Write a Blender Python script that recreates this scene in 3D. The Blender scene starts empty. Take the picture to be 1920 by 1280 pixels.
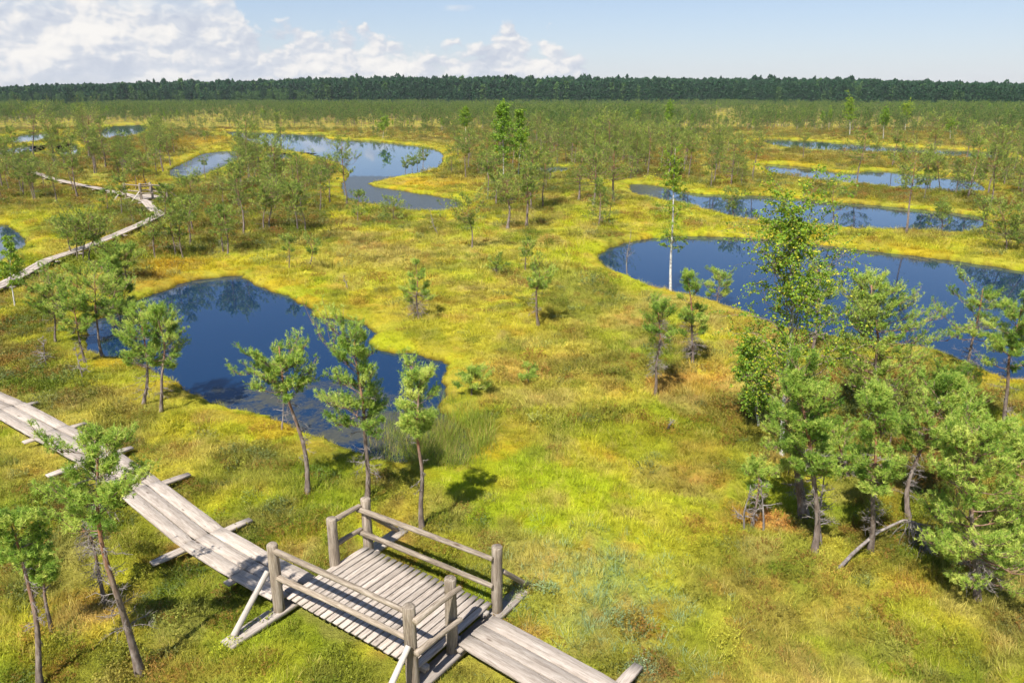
import bpy, math, random
import numpy as np
from mathutils import Vector, Matrix, Euler

# ------------------------------------------------------------------ camera, sky, sun, exposure
F = 1430.0; CX, CY = 960.0, 640.0; HOR = 175.0; CAMH = 8.0
PITCH = math.atan((CY - HOR) / F); SP, CP = math.sin(PITCH), math.cos(PITCH)
scene = bpy.context.scene
col = scene.collection
cam_d = bpy.data.cameras.new("camera")
cam = bpy.data.objects.new("camera", cam_d); col.objects.link(cam)
cam_d.sensor_width = 36.0; cam_d.lens = 36.0 * F / 1920.0
cam_d.clip_start = 0.1; cam_d.clip_end = 8000
cam.location = (0, 0, CAMH); cam.rotation_euler = (math.pi / 2 - PITCH, 0, 0)
scene.camera = cam

SUN_EL = math.radians(54); SUN_AZ = math.radians(206)      # azimuth clockwise from +Y
world = bpy.data.worlds.new("World"); scene.world = world
world.use_nodes = True
wt = world.node_tree; wn, wl = wt.nodes, wt.links
for n in list(wn): wn.remove(n)

def N(tree, typ, **kw):
    n = tree.nodes.new(typ)
    for k, v in kw.items():
        if k.startswith('i_'):
            key = k[2:]
            key = int(key) if key.isdigit() else key.replace('_', ' ')
            n.inputs[key].default_value = v
        else:
            setattr(n, k, v)
    return n
def L(tree, a, b): tree.links.new(a, b)
def math_n(tree, op, a, b=None, c=None, clamp=False):
    n = tree.nodes.new('ShaderNodeMath'); n.operation = op; n.use_clamp = clamp
    for i, v in enumerate((a, b, c)):
        if v is None: continue
        if isinstance(v, (int, float)): n.inputs[i].default_value = v
        else: tree.links.new(v, n.inputs[i])
    return n.outputs[0]
def ramp(tree, fac, stops, interp='LINEAR'):
    n = tree.nodes.new('ShaderNodeValToRGB'); cr = n.color_ramp; cr.interpolation = interp
    while len(cr.elements) < len(stops): cr.elements.new(0.5)
    for e, (p, c) in zip(cr.elements, stops):
        e.position = p
        e.color = (c, c, c, 1) if isinstance(c, (int, float)) else (*c, 1)
    if fac is not None: tree.links.new(fac, n.inputs[0])
    return n.outputs[0]
def mixc(tree, f, a, b, blend='MIX'):
    n = tree.nodes.new('ShaderNodeMix'); n.data_type = 'RGBA'; n.blend_type = blend
    for s, v in ((n.inputs[0], f), (n.inputs[6], a), (n.inputs[7], b)):
        if isinstance(v, (int, float)): s.default_value = v
        elif isinstance(v, tuple): s.default_value = (*v, 1) if len(v) == 3 else v
        else: tree.links.new(v, s)
    return n.outputs[2]

def build_world():
    t = wt
    sky = N(t, 'ShaderNodeTexSky'); sky.sky_type = 'NISHITA'; sky.sun_disc = False
    sky.sun_elevation = SUN_EL; sky.sun_rotation = SUN_AZ
    sky.altitude = 0; sky.air_density = 1.0; sky.dust_density = 0.3; sky.ozone_density = 2.5
    tc = N(t, 'ShaderNodeTexCoord'); sp = N(t, 'ShaderNodeSeparateXYZ'); L(t, tc.outputs['Generated'], sp.inputs[0])
    X, Y, Z = sp.outputs
    az = math_n(t, 'ARCTAN2', X, Y)                     # 0 = straight ahead, + to the right
    el = math_n(t, 'ARCSINE', Z)
    # cloud-top profile over azimuth: (az degrees, top elevation degrees)
    prof = [(-180, 9), (-120, 14), (-80, 12), (-50, 16), (-34, 15), (-24, 13), (-20.5, 9.5), (-18.6, 6.2), (-17.6, 2.6), (-16.4, 3.6),
            (-14, 4.1), (-12.5, 3.5), (-11, 4.1), (-9.4, 3.2), (-7.5, 3.2), (-5.5, 2.6), (-3.0, 2.7), (-1.8, 3.6), (-0.5, 4.4), (0.8, 4.0),
            (2.2, 3.2), (4.0, 3.0), (4.6, 1.8), (6.5, 0.4), (12, -1.0), (40, -1.0), (70, 5.0), (110, 7), (180, 9)]
    u = math_n(t, 'MULTIPLY_ADD', az, 1 / (2 * math.pi), 0.5)
    top = ramp(t, u, [((a + 180) / 360, (b + 2) / 20) for a, b in prof])
    topd = math_n(t, 'MULTIPLY_ADD', top, 20.0, -2.0)    # degrees
    eld = math_n(t, 'MULTIPLY', el, 180 / math.pi)
    azd = math_n(t, 'MULTIPLY', az, 180 / math.pi)
    cv = N(t, 'ShaderNodeCombineXYZ'); L(t, azd, cv.inputs[0]); L(t, math_n(t, 'MULTIPLY', eld, 1.5), cv.inputs[1])
    def fbm(scale, detail, off, rough=0.55, dist=0.0):
        m = N(t, 'ShaderNodeVectorMath', operation='ADD'); L(t, cv.outputs[0], m.inputs[0]); m.inputs[1].default_value = off
        n = N(t, 'ShaderNodeTexNoise', noise_dimensions='3D'); L(t, m.outputs[0], n.inputs['Vector'])
        n.inputs['Scale'].default_value = scale; n.inputs['Detail'].default_value = detail
        n.inputs['Roughness'].default_value = rough; n.inputs['Distortion'].default_value = dist
        return n.outputs['Fac']
    def puff(scale, off):
        wv = N(t, 'ShaderNodeTexNoise', noise_dimensions='3D'); L(t, cv.outputs[0], wv.inputs['Vector']); wv.inputs['Scale'].default_value = .5; wv.inputs['Detail'].default_value = 5
        m0 = N(t, 'ShaderNodeVectorMath', operation='MULTIPLY_ADD'); L(t, wv.outputs['Color'], m0.inputs[0]); m0.inputs[1].default_value = (1.6, 1.6, 0); L(t, cv.outputs[0], m0.inputs[2])
        m = N(t, 'ShaderNodeVectorMath', operation='ADD'); L(t, m0.outputs[0], m.inputs[0]); m.inputs[1].default_value = off
        v = N(t, 'ShaderNodeTexVoronoi', voronoi_dimensions='2D', feature='SMOOTH_F1', normalize=True); L(t, m.outputs[0], v.inputs['Vector'])
        v.inputs['Scale'].default_value = scale; v.inputs['Detail'].default_value = 3; v.inputs['Roughness'].default_value = .5; v.inputs['Smoothness'].default_value = .35
        return math_n(t, 'SUBTRACT', 1.0, v.outputs['Distance'])
    n1 = puff(0.42, (3.1, 0, 0)); n1b = puff(0.42, (3.1 - .22, .42, 0))      # the same field looked at towards the light
    n2 = fbm(0.16, 4, (11.0, 5, 2.0), 0.5)
    n0 = fbm(0.5, 6, (7, 1, 0), 0.55)
    d = math_n(t, 'SUBTRACT', topd, eld); d = math_n(t, 'MULTIPLY_ADD', math_n(t, 'SUBTRACT', n0, .5), 3.0, d)
    d = math_n(t, 'MULTIPLY_ADD', math_n(t, 'SUBTRACT', n1, 0.66), 6.0, d)
    dens = math_n(t, 'MULTIPLY', d, 1.3, clamp=True)
    # gaps high up in the big left-hand mass, none lower down
    gap = math_n(t, 'MULTIPLY_ADD', n2, 8.0, -3.5, clamp=True)
    low = math_n(t, 'MULTIPLY_ADD', eld, -0.35, 2.6, clamp=True)
    dens = math_n(t, 'MULTIPLY', dens, math_n(t, 'MAXIMUM', gap, low))
    # small wisp
    wx = math_n(t, 'MULTIPLY', math_n(t, 'ADD', azd, 3.85), 1 / 1.25); wy = math_n(t, 'MULTIPLY', math_n(t, 'SUBTRACT', eld, 5.6), 1 / 0.32)
    wr = math_n(t, 'SQRT', math_n(t, 'ADD', math_n(t, 'MULTIPLY', wx, wx), math_n(t, 'MULTIPLY', wy, wy)))
    w = math_n(t, 'MULTIPLY_ADD', wr, -1.0, math_n(t, 'MULTIPLY_ADD', n0, 2.0, -0.1), clamp=True)
    dens = math_n(t, 'MAXIMUM', dens, math_n(t, 'MULTIPLY', w, 0.6))
    dens = math_n(t, 'MULTIPLY', dens, math_n(t, 'MULTIPLY_ADD', eld, 0.35, 0.45, clamp=True))
    # billow relief: light and shade painted into the cloud colour
    rel = math_n(t, 'MULTIPLY_ADD', math_n(t, 'SUBTRACT', n1, n1b), 2.6, 0.45)
    rel = math_n(t, 'MULTIPLY_ADD', math_n(t, 'SUBTRACT', n2, 0.5), 2.2, rel, clamp=True)
    ccol = ramp(t, rel, [(0.0, (0.64, 0.69, 0.80)), (0.42, (0.78, 0.81, 0.88)), (0.66, (0.98, 0.96, 0.95)), (1.0, (1.10, 1.06, 1.01))])
    skyc = mixc(t, 1.0, sky.outputs[0], (SKY_S * .97, SKY_S * .95, SKY_S * 1.02), 'MULTIPLY')
    # a little ground-near milkiness
    hz = math_n(t, 'POWER', math_n(t, 'MULTIPLY_ADD', eld, -1 / 16.0, 1.0, clamp=True), 1.5)
    skyc = mixc(t, math_n(t, 'MULTIPLY', hz, 0.55), skyc, (0.41 * HZ_S, 0.455 * HZ_S, 0.58 * HZ_S))
    ccol = mixc(t, 1.0, ccol, (CL_S, CL_S, CL_S), 'MULTIPLY')
    out = mixc(t, math_n(t, 'MULTIPLY', dens, 0.93), skyc, ccol)
    bg = N(t, 'ShaderNodeBackground'); L(t, out, bg.inputs[0]); bg.inputs[1].default_value = 1.0
    wo = N(t, 'ShaderNodeOutputWorld'); L(t, bg.outputs[0], wo.inputs[0])
SKY_S, HZ_S, CL_S = 0.061, 0.68, 0.455
build_world()

sun_d = bpy.data.lights.new("sun", 'SUN'); sun = bpy.data.objects.new("sun", sun_d); col.objects.link(sun)
sun_d.energy = 4.1; sun_d.angle = math.radians(0.53); sun_d.color = (1.0, 0.955, 0.88)
sdir = Vector((math.sin(SUN_AZ) * math.cos(SUN_EL), math.cos(SUN_AZ) * math.cos(SUN_EL), math.sin(SUN_EL)))
sun.rotation_euler = sdir.to_track_quat('Z', 'Y').to_euler(); sun.location = (0, -20, 60)
scene.view_settings.view_transform = 'Standard'; scene.view_settings.look = 'None'
scene.view_settings.exposure = 1.0; scene.view_settings.gamma = 1.0
scene.view_settings.use_curve_mapping = False
cy = scene.cycles
cy.max_bounces = 4; cy.diffuse_bounces = 2; cy.glossy_bounces = 2; cy.transmission_bounces = 2;
cy.use_adaptive_sampling = True; cy.adaptive_threshold = .025; cy.use_light_tree = False; cy.transparent_max_bounces = 4
cy.caustics_reflective = False; cy.caustics_refractive = False
cy.use_denoising = True; cy.sample_clamp_indirect = 4.0
try: cy.denoiser = 'OPENIMAGEDENOISE'; cy.denoising_input_passes = 'RGB_ALBEDO_NORMAL'
except Exception: pass

# ------------------------------------------------------------------ measuring the photograph
def unproj(px, py, z=0.0):
    """the point of the level z that the photograph shows at this pixel"""
    x = (px - CX) / F; y = (py - CY) / F
    t = (CAMH - z) / (SP + y * CP)
    return (x * t, (CP - y * SP) * t)
def proj(x, y, z=0.0):
    d = y * CP + (CAMH - z) * SP
    return CX + F * x / d, CY + F * ((CAMH - z) * CP - y * SP) / d
def height_of(bx, by, ty, tx=None, z=0.0):
    X, Y = unproj(bx, by, z)
    y = (ty - CY) / F; t = Y / (CP - y * SP)
    return CAMH - t * (SP + y * CP) - z, (0 if tx is None else (tx - CX) / F * t - X), t

# ------------------------------------------------------------------ numpy value noise
def _hash(ix, iy, s):
    h = (ix.astype(np.int64) * 374761393 + iy.astype(np.int64) * 668265263 + s * 974711) & 0x7fffffff
    h = ((h ^ (h >> 13)) * 1274126177) & 0x7fffffff
    return ((h ^ (h >> 16)) & 0xffff) / 65535.0
def vnoise(x, y, s=0):
    ix = np.floor(x); iy = np.floor(y); fx = x - ix; fy = y - iy
    fx = fx * fx * (3 - 2 * fx); fy = fy * fy * (3 - 2 * fy)
    a = _hash(ix, iy, s); b = _hash(ix + 1, iy, s); c = _hash(ix, iy + 1, s); d = _hash(ix + 1, iy + 1, s)
    return (a * (1 - fx) + b * fx) * (1 - fy) + (c * (1 - fx) + d * fx) * fy
def fbm(x, y, s=0, o=4, g=0.5):
    r = 0; a = 1; t = 0
    for k in range(o):
        ca, sa = math.cos(k * 1.3 + s), math.sin(k * 1.3 + s)
        r = r + a * vnoise((x * ca - y * sa) * 2 ** k + 17.3 * k, (x * sa + y * ca) * 2 ** k - 9.1 * k, s + k); t += a; a *= g
    return r / t
def sstep(a, b, x):
    t = np.clip((x - a) / (b - a), 0, 1); return t * t * (3 - 2 * t)

# ------------------------------------------------------------------ ponds
WL = -0.24
PONDS = {
 'near': [(250,566),(275,556),(300,549),(340,532),(400,523),(440,518),(466,522),(482,538),(520,548),(548,562),(582,581),(602,594),(655,600),(684,608),(702,626),(697,648),(722,660),(772,666),(828,680),(838,702),(828,742),(838,782),(866,812),(888,832),(874,850),(840,856),(800,850),(744,846),(700,842),(656,832),(612,815),(588,795),(530,774),(470,760),(428,752),(398,738),(350,722),(325,705),(300,686),(252,668),(205,655),(168,646),(158,624),(180,602),(238,580)],
 'right': [(1122,480),(1156,462),(1200,451),(1262,444),(1350,445),(1440,449),(1560,462),(1650,473),(1740,484),(1820,494),(1920,510),(2010,524),(2120,560),(2140,620),(2060,668),(1980,690),(1900,700),(1830,672),(1770,650),(1700,638),(1640,628),(1560,620),(1500,608),(1436,590),(1375,566),(1312,550),(1240,532),(1186,512),(1140,494)],
 'long': [(1183,346),(1232,349),(1292,361),(1332,365),(1400,367),(1450,369),(1500,373),(1560,379),(1620,384),(1680,389),(1742,395),(1802,401),(1846,410),(1836,421),(1792,427),(1702,421),(1622,420),(1542,414),(1462,411),(1402,404),(1352,392),(1290,376),(1230,366),(1188,354)],
 'bend': [(1436,309),(1500,313),(1545,320),(1600,325),(1640,320),(1700,325),(1760,331),(1822,337),(1850,350),(1800,355),(1702,348),(1640,343),(1590,337),(1540,332),(1500,327),(1448,318)],
 'far_right': [(1430,261),(1500,263),(1560,267),(1640,272),(1720,278),(1800,281),(1876,286),(1872,292),(1790,290),(1700,285),(1600,282),(1520,277),(1450,269)],
 'big': [(425,246),(500,248),(560,251),(608,252),(614,260),(680,263),(750,270),(800,276),(829,288),(824,305),(800,315),(768,322),(720,330),(700,336),(690,345),(712,352),(760,359),(830,371),(866,380),(842,388),(770,386),(700,377),(655,368),(640,350),(648,336),(655,322),(640,303),(600,291),(560,281),(500,270),(450,257)],
 'mid_left': [(318,321),(352,303),(385,288),(440,284),(452,291),(432,301),(402,313),(372,324),(332,328)],
 'upper_left': [(190,246),(203,238),(240,235),(275,236),(266,247),(236,253),(200,257)],
 'left_a': [(22,259),(60,250),(102,247),(88,257),(50,264),(18,265)],
 'left_b': [(-80,290),(0,280),(40,274),(84,272),(78,280),(20,287),(-80,300)],
 'left_c': [(108,272),(140,269),(146,284),(120,289),(108,282)],
 'left_edge': [(-160,420),(0,421),(22,427),(36,438),(48,449),(38,460),(8,474),(-60,520),(-200,540)],
 'pool': [(1004,313),(1040,312),(1066,315),(1050,318),(1014,317)],
 'puddle': [(502,289),(532,287),(550,292),(530,297),(508,295)],
}
def smooth_poly(pts, k=5):
    P = np.array(pts, float); n = len(P); out = []
    for i in range(n):
        a, b, c, d = P[i - 1], P[i], P[(i + 1) % n], P[(i + 2) % n]
        for j in range(k):
            t = j / k
            out.append(0.5 * ((2 * b) + (c - a) * t + (2 * a - 5 * b + 4 * c - d) * t * t + (3 * b - a - 3 * c + d) * t ** 3))
    return np.array(out)
def shore(v):
    P = np.array(v, float); A = np.sum(P[:, 0] * np.roll(P[:, 1], -1) - np.roll(P[:, 0], -1) * P[:, 1])
    out = []
    for i in range(len(P)):
        d = P[(i + 1) % len(P)] - P[i - 1]; ny = -d[0] / (np.hypot(*d) + 1e-9) * (1 if A > 0 else -1)   # + : this bank faces away from the camera
        out.append(unproj(P[i, 0], P[i, 1], WL + (.42 if P[i, 1] < 440 else .30) * min(1, max(0, ny * 1.6))))
    return out
PW = {k: smooth_poly(shore(v), 4 if k in ('near', 'right') else 3) for k, v in PONDS.items()}
def poly_sd(x, y, P):
    d2 = np.full(x.shape, 1e18); ins = np.zeros(x.shape, bool)
    for i in range(len(P)):
        ax, ay = P[i - 1]; bx, by = P[i]
        ex, ey = bx - ax, by - ay
        wx, wy = x - ax, y - ay
        t = np.clip((wx * ex + wy * ey) / (ex * ex + ey * ey + 1e-12), 0, 1)
        qx, qy = wx - t * ex, wy - t * ey
        d2 = np.minimum(d2, qx * qx + qy * qy)
        c = ((ay <= y) & (by > y)) | ((by <= y) & (ay > y))
        with np.errstate(divide='ignore', invalid='ignore'):
            ins ^= c & (x < ax + (y - ay) * ex / (ey if ey != 0 else 1e-12))
    d = np.sqrt(d2); return np.where(ins, -d, d)
def pond_sd(x, y, only=None, cap=12.0):
    x = np.asarray(x, float); y = np.asarray(y, float)
    out = np.full(x.shape, cap)
    for k, P in PW.items():
        if only and k != only: continue
        m = (x > P[:, 0].min() - cap) & (x < P[:, 0].max() + cap) & (y > P[:, 1].min() - cap) & (y < P[:, 1].max() + cap)
        if m.any(): out[m] = np.minimum(out[m], poly_sd(x[m], y[m], P))
    w = (fbm(x * 1.1, y * 1.1, 5, 3) - 0.5) * 0.55 + (vnoise(x * 4.3, y * 4.3, 8) - 0.5) * 0.16
    return out + w

# walkway centre lines (pixels at plank level)
DECK = 0.27
WALK_NEAR = [(-170,690),(-80,722),(12,762),(92,806),(180,852),(262,912),(378,1004),(470,1058),(556,1102)]
WALK_RIGHT = [(893,1178),(1128,1310),(1300,1405)]
WALK_FAR = [(-150,600),(-60,560),(2,534),(56,505),(90,486),(136,471),(173,457),(220,438),(262,420),(301,401),(284,389),(273,377),(251,367),(211,358),(183,352),(150,346),(122,340),(91,332),(63,322)]
WN = [unproj(*p, DECK) for p in WALK_NEAR]; WR = [unproj(*p, DECK) for p in WALK_RIGHT]; WF = [unproj(*p, DECK) for p in WALK_FAR]
P1 = np.array(unproj(535, 1148)); P3 = np.array(unproj(681, 1044)); P4 = np.array(unproj(929, 1160)); P6 = np.array(unproj(783, 1287))
def seg_dist(x, y, pts):
    d2 = np.full(np.shape(x), 1e9)
    for (ax, ay), (bx, by) in zip(pts[:-1], pts[1:]):
        ex, ey = bx - ax, by - ay; wx, wy = x - ax, y - ay
        t = np.clip((wx * ex + wy * ey) / (ex * ex + ey * ey), 0, 1)
        d2 = np.minimum(d2, (wx - t * ex) ** 2 + (wy - t * ey) ** 2)
    return np.sqrt(d2)
plat_c = (P1 + P3 + P4 + P6) / 4
plat_u = (P6 - P1) + (P4 - P3); PLAT_ROT = math.atan2(plat_u[1], plat_u[0])
def walk_dist(x, y):
    d = np.minimum(seg_dist(x, y, WN), np.minimum(seg_dist(x, y, WR), seg_dist(x, y, WF)))
    c, s = math.cos(-PLAT_ROT), math.sin(-PLAT_ROT)
    dx, dy = x - plat_c[0], y - plat_c[1]
    u = np.abs(dx * c - dy * s) - 1.1; v = np.abs(dx * s + dy * c) - 0.6
    return np.minimum(d, np.hypot(np.maximum(u, 0), np.maximum(v, 0)))

def ground_z(x, y, sd=None, wd=None):
    if sd is None: sd = pond_sd(x, y)
    if wd is None: wd = walk_dist(x, y)
    r = np.hypot(x, y)
    bank = np.where(sd > 0, WL + 0.26 * (1 - np.exp(-np.maximum(sd, 0) / 0.22)), WL + np.maximum(sd * 1.2, -0.9))
    hum = (fbm(x * 0.55, y * 0.55, 21, 3) - 0.5) * 0.42 + (fbm(x * 2.3, y * 2.3, 31, 3) - 0.5) * 0.30
    hum = hum + (fbm(x * 0.09, y * 0.09, 41, 2) - 0.5) * 0.35 * sstep(20, 80, r)
    hum = hum * (0.25 + 0.75 * sstep(0.1, 3.0, sd)) * (0.15 + 0.85 * sstep(0.5, 2.2, wd))
    hum = hum * (1 - sstep(900, 2000, r))
    return bank + np.where(sd > 0, hum, 0) * sstep(0, .4, sd) - 0.05 * (1 - sstep(0.4, 1.0, wd))

# ------------------------------------------------------------------ bog colours (albedo)
def C(r, g, b):  # sRGB bytes of a colour -> linear
    f = lambda c: ((c / 255 + 0.055) / 1.055) ** 2.4 if c > 10 else c / 255 / 12.92
    return np.array([f(r), f(g), f(b)])
LIME = C(164,176,34); YEL = C(186,178,48); GOLD = C(186,152,36); STRAW = C(172,156,86); OLIVE = C(124,126,44); HEATH = C(112,94,54)
RUST = C(150,80,34); TAN = C(196,140,78); PEAT = C(58,38,22); GREEN = C(92,118,28); GLAUC = C(118,140,98); GREY = C(128,116,86)
# hand-placed patches: px, py, rx, ry (pixels), colour, strength
BLOBS = [
 (950,905,240,70,LIME,1.0),(1150,1050,170,90,LIME,.6),(930,800,110,60,LIME,.7),(1000,720,200,70,YEL,.5),(1060,960,150,50,LIME,.8),(1000,860,110,40,LIME,.6),(900,640,200,80,YEL,.7),(1000,540,260,80,YEL,.5),(700,540,120,60,YEL,.8),
 (640,600,90,40,YEL,.8),(560,500,120,40,YEL,.6),(860,760,70,60,GREEN,.5),(970,790,130,55,GREEN,.5),(990,680,110,26,TAN,.45),(1130,690,60,18,RUST,.35),
 (1010,740,120,22,STRAW,.6),(780,480,200,40,STRAW,.45),(1150,560,160,60,STRAW,.45),(1060,610,70,24,HEATH,.4),(1200,720,90,30,TAN,.4),(1280,800,110,40,RUST,.3),
 (1300,880,130,60,YEL,.5),(1340,720,90,50,TAN,.45),(1350,880,60,50,TAN,.5),(1430,985,70,28,TAN,.85),(1490,985,60,30,TAN,.7),(1640,960,60,30,RUST,.4),
 (1560,900,160,70,OLIVE,.7),(1700,900,180,90,OLIVE,.7),(1760,720,140,60,OLIVE,.5),(1800,1180,260,110,OLIVE,.45),(1500,1120,240,90,OLIVE,.25),(1740,820,90,40,RUST,.3),
 (1120,1110,80,90,GLAUC,.22),(1090,1180,70,50,GLAUC,.2),(1200,1130,80,50,GLAUC,.2),(1250,1160,60,60,RUST,.45),(1220,1250,60,30,HEATH,.6),(870,970,100,22,RUST,.3),
 (760,920,100,60,HEATH,.7),(800,960,50,50,RUST,.4),(900,1050,90,50,RUST,.25),(960,1020,90,40,STRAW,.35),(580,900,90,60,OLIVE,.35),(420,860,140,60,STRAW,.4),
 (640,880,60,40,GREEN,.5),(300,740,160,50,STRAW,.35),(130,760,120,40,HEATH,.3),(80,940,150,60,OLIVE,.5),(100,960,50,24,HEATH,.8),(60,1090,120,60,STRAW,.4),
 (60,1160,90,50,RUST,.35),(180,1180,90,50,TAN,.35),(330,1240,120,40,TAN,.4),(400,1120,110,60,GREEN,.45),(450,1080,80,40,GREEN,.4),(640,1230,160,50,YEL,.35),
 (340,505,110,24,GOLD,.85),(270,530,60,18,RUST,.5),(420,495,60,14,YEL,.7),(60,590,120,40,YEL,.7),(60,410,110,40,YEL,.9),(150,400,100,20,LIME,.4),(230,480,110,30,OLIVE,.5),
 (150,690,140,30,HEATH,.5),(230,348,110,14,GOLD,.6),(30,520,60,20,GREEN,.3),(480,385,180,60,OLIVE,.5),(460,450,150,24,HEATH,.45),(600,435,100,14,STRAW,.4),
 (760,375,110,20,GOLD,.3),(800,345,90,16,GOLD,.8),(760,400,60,8,GREEN,.5),(900,360,80,16,YEL,.35),(1240,425,60,18,YEL,.8),(1180,470,60,16,YEL,.6),
 (1400,432,220,10,LIME,.5),(1700,460,260,20,YEL,.7),(1500,352,300,14,YEL,.55),(1700,305,260,12,GOLD,.4),(1400,300,120,14,GOLD,.5),(1400,405,160,16,YEL,.5),(1600,430,120,10,YEL,.5),
 (1800,440,120,12,HEATH,.35),(330,270,80,14,GOLD,.6),(430,275,90,8,YEL,.6),(1500,265,240,8,YEL,.3),(1080,1240,120,40,LIME,.2),(1330,1180,140,80,LIME,.3),
 (1300,1000,170,70,YEL,.45),(1100,820,140,60,YEL,.45),(1560,640,100,30,OLIVE,.3),(1190,620,70,30,OLIVE,.3),(1010,700,200,60,STRAW,.25),
]
ZONES = [
 (-250,262,330,330,.055,'in the far left grove past the boardwalk end'),
 (-250,330,58,400,.060,'left of the far end of the boardwalk'),
 (58,352,180,400,.050,'before the far boardwalk, left of the small platform'),
 (180,385,300,440,.022,'between far boardwalk and small platform'),
 (90,300,320,338,.050,'behind the far boardwalk, left of the grey pool'),
 (300,326,420,400,.075,'in the left grove just below the grey pool'),
 (420,300,560,400,.07,'in the middle of the left grove'),
 (560,298,650,400,.05,'in the left grove, beside the inlet'),
 (280,400,420,486,.032,'at the front left of the left grove'),
 (420,400,640,450,.026,'at the front right of the left grove'),
 (440,262,640,298,.030,'between the grey pool and the far bright pool'),
 (815,296,920,340,.045,'right of the far bright pool'),
 (920,262,1050,340,.035,'around the tall central birch'),
 (900,340,1080,400,.022,'in front of the tall central birch'),
 (1050,262,1200,340,.045,'behind the dark thicket right of centre'),
 (1180,290,1320,345,.045,'left of the bent pool in the right half'),
 (1320,285,1500,360,.036,'between the long pool and the far right pool'),
 (1500,292,1720,380,.032,'between the bent pool and the long pool'),
 (1720,292,2050,400,.034,'at the right edge around the bent pool'),
 (1300,420,1900,450,.012,'between the long pool and the big blue pool'),
 (1860,400,2050,470,.030,'at the right edge above the big blue pool'),
 (1060,395,1220,455,.014,'below the dark thicket right of centre'),
 (680,392,860,440,.010,'at the back of the open moss'),
 (-150,560,150,720,.020,'on the left edge beside the dark pool'),
 (1560,690,1960,900,.018,'behind the large pines at lower right'),
]
_B = []
for px, py, rx, ry, c, s in BLOBS:
    x0, y0 = unproj(px, py); xr, _ = unproj(px + rx, py); _, ya = unproj(px, py - ry); _, yb = unproj(px, py + ry)
    _B.append((x0, (ya + yb) / 2, xr - x0, (ya - yb) / 2, c, s))
def bog_color(x, y, sd):
    r = np.hypot(x, y)
    def mix(c, d, f): return c + (d - c) * f[..., None]
    n_a = fbm(x * 0.22, y * 0.22, 51, 4); n_b = fbm(x * 0.6, y * 0.6, 61, 4); n_c = fbm(x * 1.7, y * 1.7, 71, 4)
    n_d = fbm(x * 0.9, y * 0.9, 81, 4); n_e = fbm(x * 0.45, y * 0.45, 91, 5)
    c = np.broadcast_to(STRAW * .5 + YEL * .5, x.shape + (3,)).copy()
    c = mix(c, YEL, sstep(.42, .62, n_a)); c = mix(c, LIME, sstep(.46, .62, n_e) * .75)
    c = mix(c, OLIVE, sstep(.50, .64, n_b) * .8); c = mix(c, STRAW, sstep(.50, .64, n_d) * .75)
    far = sstep(34, 125, r)
    c = mix(c, OLIVE * .55 + HEATH * .45, far * (.42 + .5 * sstep(.4, .58, n_a)))
    c = mix(c, STRAW * .8 + GOLD * .1, far * (1 - sstep(200, 350, r)) * sstep(.52, .64, n_e) * .5)
    jx = x + (fbm(x * .5, y * .5, 101, 3) - .5) * 2.2; jy = y + (fbm(x * .5, y * .5, 111, 3) - .5) * 2.2
    for bx, by, rx, ry, cc, s in _B:
        m = (np.abs(jx - bx) < rx * 1.6) & (np.abs(jy - by) < ry * 1.6)
        if not m.any(): continue
        q = np.hypot((jx[m] - bx) / rx, (jy[m] - by) / ry)
        f = (1 - sstep(.45, 1.3, q)) * s * sstep(.25, .62, n_c[m] * .6 + n_b[m] * .4)
        f = np.clip(f * 1.25, 0, .95)
        c[m] = c[m] + (cc - c[m]) * f[:, None]
    # shrubby, darker heath where the pines stand
    px_, py_ = proj(x, y); g_ = np.zeros(x.shape)
    for a0, b0, a1, b1, dn, _ in ZONES:
        if dn < .015: continue
        bx = .12 * (a1 - a0); by = .18 * (b1 - b0)
        g_ = np.maximum(g_, sstep(a0 - bx, a0 + bx, px_) * (1 - sstep(a1 - bx, a1 + bx, px_)) * sstep(b0 - by, b0 + by, py_) * (1 - sstep(b1 - by, b1 + by, py_)))
    c = mix(c, OLIVE * .55 + HEATH * .45, g_ * sstep(.28, .52, n_b) * .8)
    # margins of the pools: bright sphagnum, wider by the far pools
    wdt = 1.2 + r * 0.016
    edge = (1 - sstep(.35 * wdt, 1.25 * wdt, sd + (n_b - .5) * 1.6 * wdt)) 
    edge = edge * (.45 + .55 * sstep(.38, .6, n_e)); c = mix(c, (YEL * .45 + LIME * .55) * .88, edge * .7); c = mix(c, GOLD, edge * sstep(.48, .60, n_d) * .6); c = mix(c, OLIVE, edge * sstep(.54, .66, n_b) * .6)
    # small rusty and straw speckle
    c = mix(c, RUST, sstep(.68, .78, fbm(x * 1.3, y * 1.3, 121, 4)) * .35 * (1 - edge)); c = mix(c, TAN, sstep(.66, .76, fbm(x * 1.1, y * 1.1, 131, 4)) * .35 * (1 - edge))
    c = mix(c, HEATH, sstep(.58, .7, fbm(x * .8, y * .8, 141, 4)) * .4 * (1 - edge))
    c = mix(c, GREEN, sstep(.5, .62, fbm(x * .35, y * .35, 151, 4)) * .45 * (1 - edge) * (1 - far))
    c = mix(c, PEAT, (1 - sstep(-.02, .14, sd)) * .85)
    return np.clip(c, 0, 1)

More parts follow.
